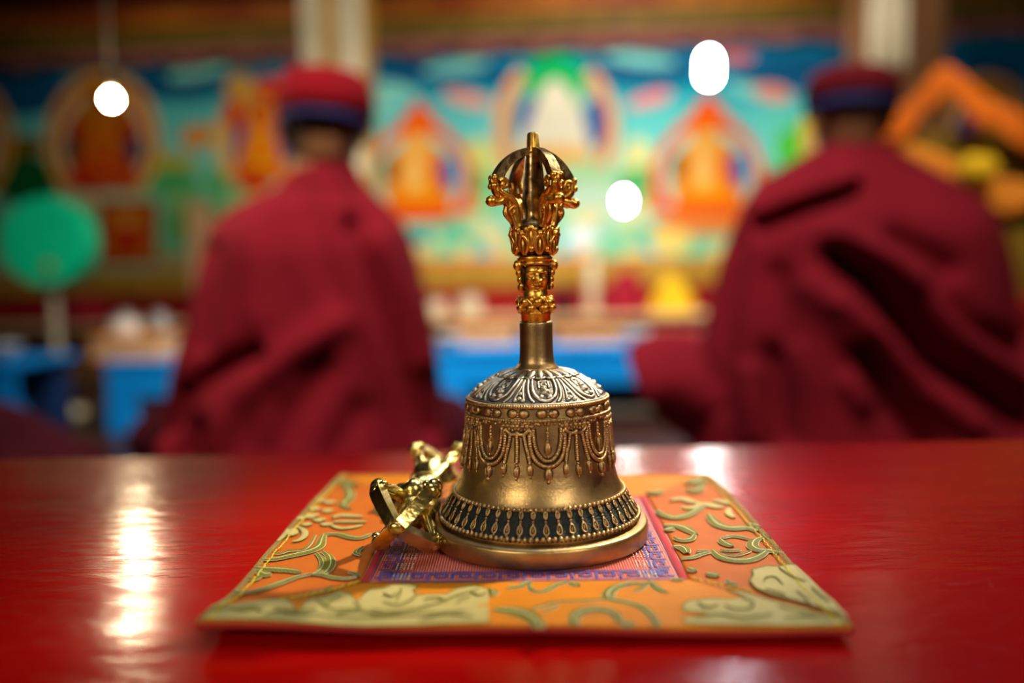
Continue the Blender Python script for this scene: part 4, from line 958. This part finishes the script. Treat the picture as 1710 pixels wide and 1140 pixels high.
def sculpt_head(m, c, yaw, tilt, s=1.0):
    # head facing +Y turned by yaw; rings from neck to crown, face modelled on the front
    R = Matrix.Rotation(yaw, 3, 'Z') @ Matrix.Rotation(tilt, 3, 'X')
    n = 48; K = 40; vs = []
    for k in range(K+1):
        v = k/K; z = -.125+.245*v
        w_ = interp([(0, .055), (.12, .054), (.22, .058), (.35, .066), (.5, .073), (.65, .077), (.8, .072), (.92, .050), (.98, .026), (1, .004)], v)
        d_ = interp([(0, .056), (.12, .058), (.2, .070), (.3, .084), (.5, .094), (.65, .098), (.8, .092), (.92, .064), (.98, .032), (1, .005)], v)
        for i in range(n):
            a = 2*PI*i/n; x = w_*math.cos(a); y = d_*math.sin(a)
            f = max(0, math.sin(a)); u = x/.07
            if v < .22: y -= .015*(1-v/.22)
            if f > 0:
                d = .018*gs(u, .16)*gs(v-.46, .07)+.010*gs(u, .14)*gs(v-.56, .1)-.008*gs(abs(u)-.42, .2)*gs(v-.58, .05)+.004*gs(abs(u)-.42, .15)*gs(v-.57, .025)+.006*gs(abs(u)-.4, .3)*gs(v-.65, .04)+.007*gs(u, .32)*gs(v-.355, .018)+.007*gs(u, .28)*gs(v-.325, .018)+.010*gs(u, .3)*gs(v-.24, .05)+.004*gs(abs(u)-.6, .25)*gs(v-.45, .08)
                y += d*f
            vs.append(Vector(c)+R @ Vector((x, y, z))*s)
    fs = [(k*n+i, k*n+(i+1) % n, (k+1)*n+(i+1) % n, (k+1)*n+i) for k in range(K) for i in range(n)]
    m.add(vs, fs)
    for sx in (-1, 1):           # ears
        pts = [Vector(c)+R @ Vector((sx*(.076+.008*math.sin(t*.5)), -.008-.014*math.sin(t*PI/8), -.028+.0085*t))*s for t in range(9)]
        m.sweep(pts, [.006*s, .007*s, .007*s, .0065*s, .0065*s, .007*s, .008*s, .007*s, .004*s], 8, up=(0, 1, 0), wh=(.8, 1.1))
        m.ball(Vector(c)+R @ Vector((sx*.074, -.010, .005))*s, .016*s, .35, .7, 1.2, 10, 8)
    return R
def monk(Y, cx_px, seat_z, outline, collar, head, hat, folds, label, knees, shawl_m, hairlow=.40, robe_m=None, hat_m=None):
    ox = W(cx_px, 600, Y).x; root = empty('person', (ox, Y, seat_z), label, 'person')
    O = Vector((ox, Y, seat_z)); s = Y/F
    hc = W(head[0], head[1], Y)-O; hc.y = head[4]
    m = MB()
    R = sculpt_head(m, hc, head[2], head[3])
    # torso, arms folded in the lap, crossed legs, all one body
    top = hc.z-.11
    tor = [(0, 0, .02, .17, .12, 2.4), (0, 0, .10, .165, .12, 2.4), (0, .0, .22, .145, .105, 2.3), (0, .0, .34, .135, .09, 2.3), (hc.x*.5, .0, top-.18, .14, .07, 2.2), (hc.x*.7, .0, top-.11, .12, .06, 2.2), (hc.x*.9, .0, top-.05, .07, .045, 2.1), (hc.x, hc.y-.01, top+.02, .055, .055, 2), (hc.x, hc.y-.01, top+.07, .053, .055, 2)]
    tt = loft(tor, 32); m.add(tt.v, tt.f)
    for sx in (-1, 1):
        sh = Vector((sx*.115+hc.x*.6, .0, top-.14)); el = Vector((sx*.175, .03, top-.37)); wr = Vector((sx*.06, .25, .15))
        q = spline([sh, sh.lerp(el, .5)+Vector((sx*.015, 0, 0)), el, el.lerp(wr, .5), wr], 6); m.sweep(q, tapers(len(q), .046, .038, .028), 12)
        pal = spline([wr, wr+Vector((-sx*.03, .035, -.015)), wr+Vector((-sx*.07, .05, -.03))], 4); m.sweep(pal, [.028, .03, .034, .036, .037, .037, .036, .035, .032][:len(pal)], 10, wh=(1, .5))
        for f_ in range(4):
            b0 = pal[-1]+Vector((0, .022-.015*f_, 0)); m.sweep([b0, b0+Vector((-sx*.03, .004, -.006)), b0+Vector((-sx*(.055-.004*abs(f_-1.5)), .002, -.02))], [.009, .0085, .007], 8)
        b0 = pal[1]; m.sweep([b0, b0+Vector((-sx*.02, .012, .025)), b0+Vector((-sx*.045, .018, .03))], [.011, .010, .008], 8)
        hp = Vector((sx*.09, .03, .06)); kn = Vector((sx*.22, .20, .08)); an = Vector((-sx*.10, .34, .04))
        q = spline([hp, hp.lerp(kn, .5), kn, kn.lerp(an, .5), an, an+Vector((-sx*.07, .05, 0))], 5); m.sweep(q, tapers(len(q), .085, .062, .032), 12)
    m.build('body', M['skin'], root)
    # cropped hair over the back of the skull
    m = MB(); n = 40; K = 24; vs = []
    for k in range(K+1):
        v = hairlow+(1-hairlow)*k/K; z = -.125+.245*v
        w_ = interp([(.35, .066), (.5, .073), (.65, .077), (.8, .072), (.92, .050), (.98, .026), (1, .004)], v)+.004; d_ = interp([(.35, .086), (.5, .094), (.65, .098), (.8, .092), (.92, .064), (.98, .032), (1, .005)], v)+.004
        for i in range(n+1):
            a = PI+math.radians(-14)+(PI+math.radians(28))*i/n; vs.append(hc+R @ Vector((w_*math.cos(a), d_*math.sin(a)*(1 if v > .5 else .9+.2*(v-.4)), z)))
    fs = [(k*(n+1)+i, k*(n+1)+i+1, (k+1)*(n+1)+i+1, (k+1)*(n+1)+i) for k in range(K) for i in range(n)]
    m.add(vs, fs); o = m.build('hair', M['hair'], root)
    # hat: soft felt crown with navy turned-up band
    a, b, ty, by, bandy, tl = hat; hx = W((a+b)/2, by, Y).x-ox; hw = (b-a)/2*s; z0 = W((a+b)/2, by, Y).z-seat_z; z1 = W((a+b)/2, ty, Y).z-seat_z; H = z1-z0
    RT = Matrix.Rotation(tl, 3, 'Y')
    def hatmesh(prof, seg=56, sag=0.0):
        mm_ = MB(); vs = []
        for r_, z in prof:
            for i in range(seg):
                an = 2*PI*i/seg; q = RT @ Vector((r_*hw*math.cos(an), r_*hw*1.15*math.sin(an), z*H-sag*H*(math.cos(an)**2)*max(0, 1-z*2))); vs.append(Vector((hx, hc.y-.004, z0))+q)
        k = len(prof); fs = [(j*seg+i, j*seg+(i+1) % seg, (j+1)*seg+(i+1) % seg, (j+1)*seg+i) for j in range(k-1) for i in range(seg)]
        mm_.add(vs, fs); return mm_
    bz = bandy
    h_ = hatmesh([(.80, bz*.8), (.90, bz*1.0), (.99, bz+.12), (1.0, bz+.22), (.97, bz+.34), (.88, .84), (.72, .94), (.5, .985), (.25, 1.0), (.12, 1.03), (.02, 1.035)], sag=.10)
    hatobj = h_.build('hat', hat_m or M['hat'], root)
    h_ = hatmesh([(.80, .04), (.86, 0), (.92, .03), (.955, bz*.5), (.95, bz*.95), (.92, bz*1.08), (.86, bz*1.0)], sag=.10)
    bo = h_.build('hat_band', M['hatblue'], hatobj)
    # shawl
    rows = []
    N_ = 150; ys = [outline[0][0]+(outline[-1][0]-outline[0][0])*k/N_ for k in range(N_+1)]
    Lt = [(y, l) for y, l, r_ in outline]; Rt = [(y, r_) for y, l, r_ in outline]
    y0, y1 = outline[0][0], outline[-1][0]
    def smooth(tab, y): return sum(interp(tab, y+d)*w_ for d, w_ in ((-14, .15), (-7, .2), (0, .3), (7, .2), (14, .15)))
    for y in reversed(ys):
        l, r_ = (smooth(Lt, y), smooth(Rt, y)) if y > y0+14 else (interp(Lt, y), interp(Rt, y))
        pl, pr = W(l, y, Y), W(r_, y, Y); hwid = (pr.x-pl.x)/2; t = (y-y0)/(y1-y0)
        dep = min(hwid*.95, interp([(0, .060), (.04, .075), (.12, .10), (.3, .15), (.6, .185), (1, .23)], t))
        rows.append(((pl.x+pr.x)/2-ox, head[4]*max(0, 1-t*4)+(.02*t), (pl.z+pr.z)/2-seat_z, hwid, dep, 2.15))
    rows.append((rows[-1][0], rows[-1][1], rows[-1][2]+.006, rows[-1][3]*.93, rows[-1][4]*.93, 2)); rows.append((rows[-1][0], rows[-1][1], rows[-1][2]-.004, rows[-1][3]*.86, rows[-1][4]*.86, 2))
    def fn(v, a, t, nn):
        w_ = v+O; px, py = proj(w_); d = 0
        back = max(0, -math.sin(a))**.5
        for pl, amp, wd_ in folds:
            q = dseg(px, py, pl)/wd_
            if q < 3: d += 2.2*amp*math.exp(-q*q)*back
        d += .004*noise.noise(Vector((v.x*9, v.z*5, a*2)))*(1-t)+.010*math.sin(a*9+v.z*8)*max(0, math.sin(a))*(1-t)
        d += .006*noise.noise(Vector((v.x*22+v.z*10, v.z*6, 7)))*(1-t)
        return v+nn*d
    m = loft(rows, 176, fn); m.build('shawl', shawl_m, root)
    # lower robe over the crossed legs
    m = MB()
    for (kx, kz, kr, sx) in knees:
        k_ = W(kx, 700, Y).x-ox
        pts = spline([Vector((sx*.03, .10, .12)), Vector((k_*.5, .08, .13)), Vector((k_*.85, .10, kz*.8)), Vector((k_, .12, kz*.72))], 10)
        vs0 = len(m.v); rr = [kr*(1.15-.15*i/(len(pts)-1)) for i in range(len(pts))]; rr[-1] *= .55; rr[-2] *= .82; rr[-3] *= .93
        m.sweep(pts, rr, 40, up=(0, 0, 1), wh=(1.3, 1))
        for i in range(vs0, len(m.v)):
            v = Vector(m.v[i]); nn = noise.noise(Vector((v.x*14, v.y*6, v.z*9)))*.016+noise.noise(v*30)*.005; m.v[i] = (v.x, v.y+nn, max(.004, v.z+nn))
    b_ = loft([(0, .14, .005, .30, .26, 2.2), (0, .14, .06, .31, .27, 2.2), (0, .12, .13, .26, .22, 2.2), (0, .10, .18, .18, .16, 2.2), (0, .1, .2, .1, .1, 2)], 60, lambda v, a, t, nn: v+nn*(.012*math.sin(a*14+t*3)))
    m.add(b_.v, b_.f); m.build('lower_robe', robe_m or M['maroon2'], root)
    # seat cushion under him
    m = MB(); m.box(-.30, .30, -.20, .46, -.0, seat_z-.03, bev=.03); c = m.build('seat_cushion', M['redp'], None, smooth=False, loc=(ox, Y, 0))
    return root, c
G = 1
_, c1 = monk(1.72, 500, .10,
     [(266, 505, 586), (278, 490, 592), (292, 478, 598), (306, 464, 608), (322, 440, 622), (336, 402, 638), (354, 372, 656), (376, 355, 673), (400, 346, 686), (450, 334, 700), (500, 323, 712), (550, 311, 721), (600, 296, 731), (650, 281, 737), (700, 268, 742), (760, 258, 752), (808, 250, 766)],
     0, (534, 214, .34, .12, .03), (456, 621, 113, 208, .16, .05),
     [([(588, 380), (612, 450), (640, 530), (672, 610), (716, 720)], -.022, 18), ([(640, 400), (680, 500), (712, 600)], .014, 24), ([(540, 300), (580, 400), (610, 520), (650, 640), (690, 750)], .012, 26),
      ([(268, 720), (300, 665), (345, 625), (390, 602), (424, 590)], -.020, 17), ([(352, 420), (345, 500), (338, 580)], -.008, 16), ([(350, 730), (400, 660), (470, 600), (560, 540)], .012, 28),
      ([(455, 324), (520, 312), (600, 318)], -.005, 16), ([(460, 760), (490, 690), (545, 620)], -.009, 24), ([(300, 770), (325, 720)], -.020, 24), ([(560, 760), (600, 690)], -.008, 26), ([(420, 400), (430, 520)], .006, 34)],
     'seated person seen from behind in maroon shawl and crimson hat, left of the bell', [(232, .13, .080, -1), (764, .12, .080, 1)], M['maroon'], .30)
tag(c1, 'red seat cushion under the left robed person', 'cushion')
_, c2 = monk(1.85, 1440, .10,
     [(228, 1402, 1478), (240, 1376, 1494), (254, 1350, 1512), (270, 1322, 1540), (286, 1292, 1566), (300, 1268, 1592), (325, 1250, 1622), (350, 1238, 1645), (380, 1224, 1664), (420, 1208, 1678), (470, 1196, 1688), (520, 1184, 1693), (560, 1174, 1698), (620, 1164, 1716), (680, 1158, 1745), (740, 1154, 1775), (783, 1150, 1795)],
     0, (1431, 196, .10, .22, .04), (1355, 1508, 108, 184, .22, .06),
     [([(1262, 378), (1335, 350), (1400, 328), (1428, 318)], -.034, 12), ([(1270, 350), (1340, 322), (1420, 296)], .012, 14),
      ([(1390, 425), (1450, 470), (1500, 530), (1560, 600), (1640, 650), (1715, 700)], -.040, 17), ([(1400, 392), (1480, 432), (1540, 485), (1600, 560), (1690, 630)], .024, 22),
      ([(1300, 460), (1318, 560)], -.012, 20), ([(1440, 590), (1490, 675), (1555, 750)], -.026, 17), ([(1405, 500), (1470, 560), (1540, 650), (1620, 710)], .018, 20),
      ([(1292, 600), (1300, 660), (1312, 730)], -.020, 24), ([(1254, 620), (1256, 730)], .018, 15), ([(1228, 400), (1214, 500), (1208, 600), (1200, 680)], -.018, 14), ([(1360, 480), (1420, 560)], .012, 22), ([(1560, 480), (1620, 545), (1710, 590)], -.016, 22), ([(1500, 400), (1590, 450)], -.012, 22), ([(1420, 640), (1440, 670)], .014, 18)],
     'seated person seen from behind in wide maroon shawl and navy-banded hat, right of the bell', [(1100, .235, .112, -1), (1790, .22, .10, 1)], M['maroon'], .56, M['maroon'], M['hatdark'])
tag(c2, 'red seat cushion under the right robed person', 'cushion')

# heap of robe on a cushion far left
def heap(name, x_px, Y, z0, rx, ry, h, mm, label, cat, seed, peak=1.0, group=None):
    c = W(x_px, 700, Y); K = 36; n = 110; rings = []
    for k in range(K+1):
        t = k/K; rr = (1-t**(1.8/peak))**.55 if t < 1 else .02
        rings.append((0, 0, h*t, max(.01, rx*rr), max(.01, ry*rr), 2.1))
    def fn(v, a, t, nn):
        q = noise.noise(Vector((math.cos(a)*2.2+seed, math.sin(a)*2.2, t*2.6)))*.22+.07*math.sin(a*7+t*5+seed)+noise.noise(Vector((v.x*16, v.y*16, v.z*16+seed)))*.08
        return Vector((v.x*(1+q), v.y*(1+q), v.z*(1+.35*noise.noise(Vector((v.x*7+seed, v.y*7, 0))))))
    m = loft(rings, n, fn); o = m.build(name, mm, None, loc=(c.x, Y, z0)); tag(o, label, cat, group); return o
heap('folded_robe', 40, 1.60, .105, .15, .18, .20, M['maroon2'], 'dark maroon robe heaped on a cushion left of the left person', 'robe', 1.0)
c = W(95, 700, 1.72); m = MB(); m.box(-.20, .20, -.22, .30, 0, .10, bev=.03); o = m.build('seat_cushion', M['redp'], None, smooth=False, loc=(c.x-.06, 1.66, 0)); tag(o, 'red seat cushion under the heaped robe at the far left', 'cushion')

# ------------------------------------------------------------------ blue tables across the aisle
def bluetable(x0, x1, Y, label, legs, tz=.286):
    cx = (x0+x1)/2; hw = (x1-x0)/2; t = empty('blue_table', (cx, Y, 0), label, 'table', None)
    m = MB(); m.box(-hw, hw, 0, .42, tz-.022, tz, bev=.004); m.build('tabletop', M['blue'], t, smooth=False)
    m = MB(); m.box(-hw+.004, hw-.004, .006, .024, tz-.135, tz-.0222, bev=.003); m.build('apron', M['blue'], t, smooth=False)
    m = MB(); m.box(-hw+.02, hw-.02, .30, .32, .02, tz-.024, bev=.003); m.build('back_panel', M['bluedark'], t, smooth=False)
    for l in legs:
        m = MB(); m.box(l-cx-.055, l-cx+.055, .007, .06, 0, tz-.1352, bev=.006); m.build('leg', M['blue'], t, smooth=False)
        m = MB(); m.box(l-cx-.03, l-cx+.03, .35, .41, 0, tz-.024, bev=.006); m.build('leg', M['bluedark'], t, smooth=False)
    return t
X = lambda px, Y=3.0, py=600: W(px, py, Y).x
bluetable(X(-240), X(84), 2.78, 'blue low table at the far left edge, beside the drum pole', [X(-215), X(58)])
bluetable(X(172), X(640), 3.0, 'blue low table partly hidden behind the left robed person', [X(196), X(616)], .268)
bluetable(X(726), X(1560), 3.0, 'bright blue low table crossing the middle behind the bell', [X(756), X(1530)])
bluetable(X(1590), X(1860), 2.45, 'blue low table behind the right robed person at the right edge', [X(1620), X(1830)])
BT = .286
def book(px0, px1, Y, z, h, d, label, rot=0, mm=None):
    a, b = X(px0, Y), X(px1, Y); t = empty('loose_leaf_book', ((a+b)/2, Y, z), label, 'book', None, rot); w_ = (b-a)/2
    m = MB(); m.box(-w_, w_, -d/2, d/2, h*.16, h*.84, bev=.002); m.build('leaves', M['paper'], t, smooth=False)
    for z0, z1 in ((0, h*.155), (h*.845, h)): m = MB(); m.box(-w_-.008, w_+.008, -d/2-.006, d/2+.006, z0, z1, bev=.002); m.build('cover', mm or M['saffron'], t, smooth=False)
    return t
def bowl(px, Y, z, r_, label, mm=None):
    m = MB(); m.lathe([(r_*.4, 0), (r_*.45, .004), (r_*.42, .010), (r_*.8, r_*.35), (r_, r_*.85), (r_*1.02, r_*.95), (r_*.95, r_*.93), (r_*.72, r_*.4), (r_*.3, .016), (.0001, .015)], 40)
    o = m.build('bowl', mm or M['white'], None, loc=(X(px, Y), Y, z)); tag(o, label, 'bowl'); return o
def jar(px, Y, z, r_, h, label, mm, name='tin_jar', cat='jar'):
    t = empty(name, (X(px, Y), Y, z), label, cat)
    m = MB(); m.lathe([(r_*.9, 0), (r_, .006), (r_, h*.78), (r_*.85, h*.84), (r_*.7, h*.86)], 36); m.build('body', mm, t)
    m = MB(); m.lathe([(r_*.72, h*.861), (r_*.9, h*.87), (r_*.9, h*.95), (r_*.5, h), (r_*.15, h*1.02), (r_*.15, h*1.08), (.0001, h*1.09)], 36); m.build('lid', M['steel'], t)
    return t
book(765, 860, 3.24, BT, .065, .16, 'peach loose-leaf book on the blue table just left of the bell handle', .03)
bowl(783, 3.12-.04, BT, .055, 'pale porcelain bowl on the blue table beside the peach book', M['white']) if False else None
bowl(752, 3.05, BT, .05, 'pale bowl on the blue table close to the left person\'s shoulder')
book(930, 1040, 3.22, BT, .05, .15, 'peach loose-leaf book on the blue table just right of the bell handle', -.04)
bowl(1062, 3.10, BT, .052, 'white bowl on the blue table between the two open books')
book(1085, 1180, 3.2, BT, .045, .15, 'reddish covered book on the blue table beside the right person', .02, M['redp'])
jar(896, 3.2, BT, .04, .13, 'cream jar standing on the blue table behind the bell handle', M['creamcloth'])
book(176, 286, 3.14, .268, .085, .20, 'thick peach loose-leaf book under orange cover on the left blue table', 0)
bowl(8, 2.98, BT, .058, 'white bowl on the blue table at the far left edge')
jar(212, 3.34, .268, .055, .16, 'round cream jar behind the thick peach book', M['white'])
jar(268, 3.33, .268, .045, .16, 'grey tin jar beside the round cream jar', M['steel'])

# bench along the painted wall with upright cloaks
t = empty('wall_bench', (0, 4.92, 0), 'long brown bench with peach cover running under the mural', 'bench')
m = MB(); m.box(-4.4, 4.4, -.19, .19, .27, .30, bev=.008); m.build('seat', M['brownwood'], t, smooth=False)
m = MB(); m.box(-4.38, 4.38, -.195, .185, .3005, .325, bev=.01); m.build('seat_cover', M['paper'], t, smooth=False)
m = MB(); m.box(-4.35, 4.35, -.15, -.12, .0, .268, bev=.005); m.build('front_panel', M['brownwood'], t, smooth=False)
Z5 = .327
for px, w_, h, mm, lab in ((1045, .125, .29, M['maroon'], 'pointed maroon cloak standing upright on the bench right of the bell handle'), (945, .07, .17, M['maroon2'], 'small dark maroon cloak on the bench close behind the bell handle'), (150, .14, .15, M['maroon'], 'maroon cloak on the bench under the green drum'), (1125, .13, .21, M['yellow'], 'bright yellow cloth bundle standing on the bench beside the right person')):
    heap('folded_cloak', px, 4.9, Z5, w_, w_*.8, h, mm, lab, 'cloak', px*.37, 1.3)
for px, r_, h, lab in ((785, .07, .12, 'cream jar on the wall bench seen over the left table book'), (990, .035, .36, 'tall pale jar standing on the bench between the two maroon cloaks'), (730, .06, .1, 'small cream jar on the bench beside the left person\'s arm')):
    jar(px, 4.9, Z5, r_, h, lab, M['creamcloth'])

# ------------------------------------------------------------------ green drum on its pole
dc = W(85, 405, 3.5); t = empty('drum', (dc.x, 3.5, 0), 'round green-faced drum raised on a cream pole at the left', 'drum')
m = MB(); R_ = .19; zc_ = dc.z
def cyl(m, r0, ya, r1, yb, mi=0, seg=64):
    o = len(m.v); m.v += [(r0*math.cos(2*PI*i/seg), ya, zc_+r0*math.sin(2*PI*i/seg)) for i in range(seg)]+[(r1*math.cos(2*PI*i/seg), yb, zc_+r1*math.sin(2*PI*i/seg)) for i in range(seg)]
    m.f += [(o+i, o+(i+1) % seg, o+seg+(i+1) % seg, o+seg+i) for i in range(seg)]; m.m += [mi]*seg
prf = [(.0005, -.062), (.165, -.060), (.176, -.058), (.182, -.050), (.186, -.02), (.188, 0), (.186, .02), (.182, .050), (.176, .058), (.165, .060), (.0005, .062)]
for (a, b), (c_, d) in zip(prf, prf[1:]): cyl(m, a, b, c_, d, 0)
m.build('drum_shell', [M['green'], M['goldpaint']], t)
m = MB(); m.lathe([(.030, 0), (.034, .01), (.032, .02), (.020, .03)], 32); m.ball((0, -.004, 0), .0001); 
mm2 = MB()
for k in range(8):
    a = k*PI/4; mm2.ball((.02+.017*math.cos(a), -.0635, zc_-.10+.017*math.sin(a)), .010, 1, .15, 1, 10, 6)
mm2.ball((.02, -.064, zc_-.10), .014, 1, .15, 1, 12, 6); mm2.build('painted_flower', M['olivep'], t)
m = MB(); m.lathe([(.11, 0), (.11, .02), (.05, .035), (.024, .06), (.020, .10), (.024, .12), (.018, .14), (.018, zc_-.20), (.026, zc_-.19), (.026, zc_-.175)], 32); m.build('pole', M['creamcloth'], t)

# peach cloth hanging between drum and left person
a, b = W(300, 338, 5.2), W(348, 490, 5.2); m = MB(); vs = []; fs = []; n = 12; k = 20
for j in range(k+1):
    for i in range(n+1): u = i/n; vs.append((a.x+(b.x-a.x)*u, -.02*math.sin(u*PI*4), a.z+(b.z-a.z)*j/k))
for j in range(k):
    for i in range(n): q = j*(n+1)+i; fs.append((q, q+n+1, q+n+2, q+1))
m.add(vs, fs); o = m.build('hanging_cloth', M['paper'], None, loc=(0, 5.3, 0)); md = o.modifiers.new('t', 'SOLIDIFY'); md.thickness = .004
tag(o, 'narrow peach cloth hanging on the wall left of the left person', 'cloth')

# ------------------------------------------------------------------ silk-draped throne at the right
TY = 3.45; tx = W(1640, 300, TY).x
t = empty('throne', (tx, TY, 0), 'tall throne with orange silk gable and gold back behind the right person', 'throne')
s_ = TY/F; wz = lambda py: W(1640, py, TY).z
m = MB(); hw = .36
m.box(-hw, hw, -.45, .12, 0, .42, bev=.02); m.build('seat_block', M['redp'], t, smooth=False)
m = MB(); m.box(-hw, hw, .06, .12, .421, wz(215), bev=.01); m.build('back_panel', M['olivep'], t, smooth=False)
for sx in (-1, 1):
    m = MB(); m.sweep([(sx*(hw+.04), .05, .421), (sx*(hw+.04), .05, wz(190))], .032, 16); m.build('post', M['brownwood'], t)
def plane_poly(name, pts, mm, th, y, fold=.012):
    # silk gable: sweep of cloth along the roof line, with small pleats
    m = MB(); q = spline(pts, 14); vs = []; fs = []; n = 8; hh = th
    for i, (x, z, _) in enumerate(q):
        for j in range(n+1):
            v = j/n; vs.append((x, y-fold*math.sin(i*.9)*(v+.2)-.01, z-hh*v+.02*math.sin(i*.45)*v))
    k = len(q)
    for i in range(k-1):
        for j in range(n): a = i*(n+1)+j; fs.append((a, a+1, a+n+2, a+n+1))
    m.add(vs, fs); o = m.build(name, mm, t); md = o.modifiers.new('t', 'SOLIDIFY'); md.thickness = .006
L3 = lambda px, py: (W(px, py, TY).x-tx, W(px, py, TY).z, 0)
plane_poly('silk_gable', [L3(1470, 196), L3(1520, 165), L3(1572, 112), L3(1640, 160), L3(1720, 200), L3(1800, 225)], M['orange'], .125, -.02)
plane_poly('silk_swag', [L3(1500, 232), L3(1560, 250), L3(1630, 282), L3(1700, 300), L3(1790, 300)], M['saffron'], .13, .02)
m = MB(); q = L3(1622, 285); m.ball((q[0], -.05, q[1]), 1, .085, .05, .06, 20, 14); m.build('yellow_cushion', M['yellow'], t)

# ------------------------------------------------------------------ lit bulbs on cords
def bulb(px, py, Y, r_, l, mm, label, top=CEIL):
    c = W(px, py, Y); t = empty('hanging_bulb', (c.x, Y, c.z), label, 'lamp')
    m = MB(); m.lathe([(r_*.1, -l), (r_*.55, -l+.2*r_), (r_*.9, -l+.6*r_), (r_, -l+r_), (r_, l-r_), (r_*.85, l-.5*r_), (r_*.5, l-.1*r_), (r_*.45, l)], 28); m.build('bulb', mm, t)
    m = MB(); m.lathe([(r_*.5, l+.0005), (r_*.55, l+.01), (r_*.55, l+.035), (r_*.2, l+.045)], 20); m.sweep([(0, 0, l+.04), (0, 0, top-c.z)], .003, 6); m.build('cord', M['cord'], t)
bulb(186, 166, 1.80, .013, .013, M['bulb_dim'], 'small round glowing bulb in front of the left halo, left of the left hat')
bulb(1232, -150, 4.0, .05, .07, M['bulb_soft'], 'white bulb hanging high above the frame of the right orange arch')
bulb(1184, 114, 4.2, .036, .072, M['bulb'], 'tall bright white bulb above the orange arch figure')
bulb(1042, 336, 4.6, .030, .045, M['bulb'], 'bright white bulb hanging low just right of the bell handle')


GROUPS = {'hanging_bulb': 'bulbs hanging on cords', 'blue_table': 'blue low tables across the aisle', 'bowl': 'bowls on the blue tables', 'loose_leaf_book': 'loose-leaf books on the blue tables',
          'tin_jar': 'jars on the tables and wall bench', 'folded_cloak': 'cloaks and cloth bundles on the wall bench', 'silk_banner': 'cream banners on the pillars', 'seat_cushion': 'red seat cushions on the floor', 'pillar': 'pillars of the hall'}
for o in COL.objects:
    k = o.name.split('.')[0]
    if o.parent is None and k in GROUPS and 'category' in o: o['group'] = GROUPS[k]
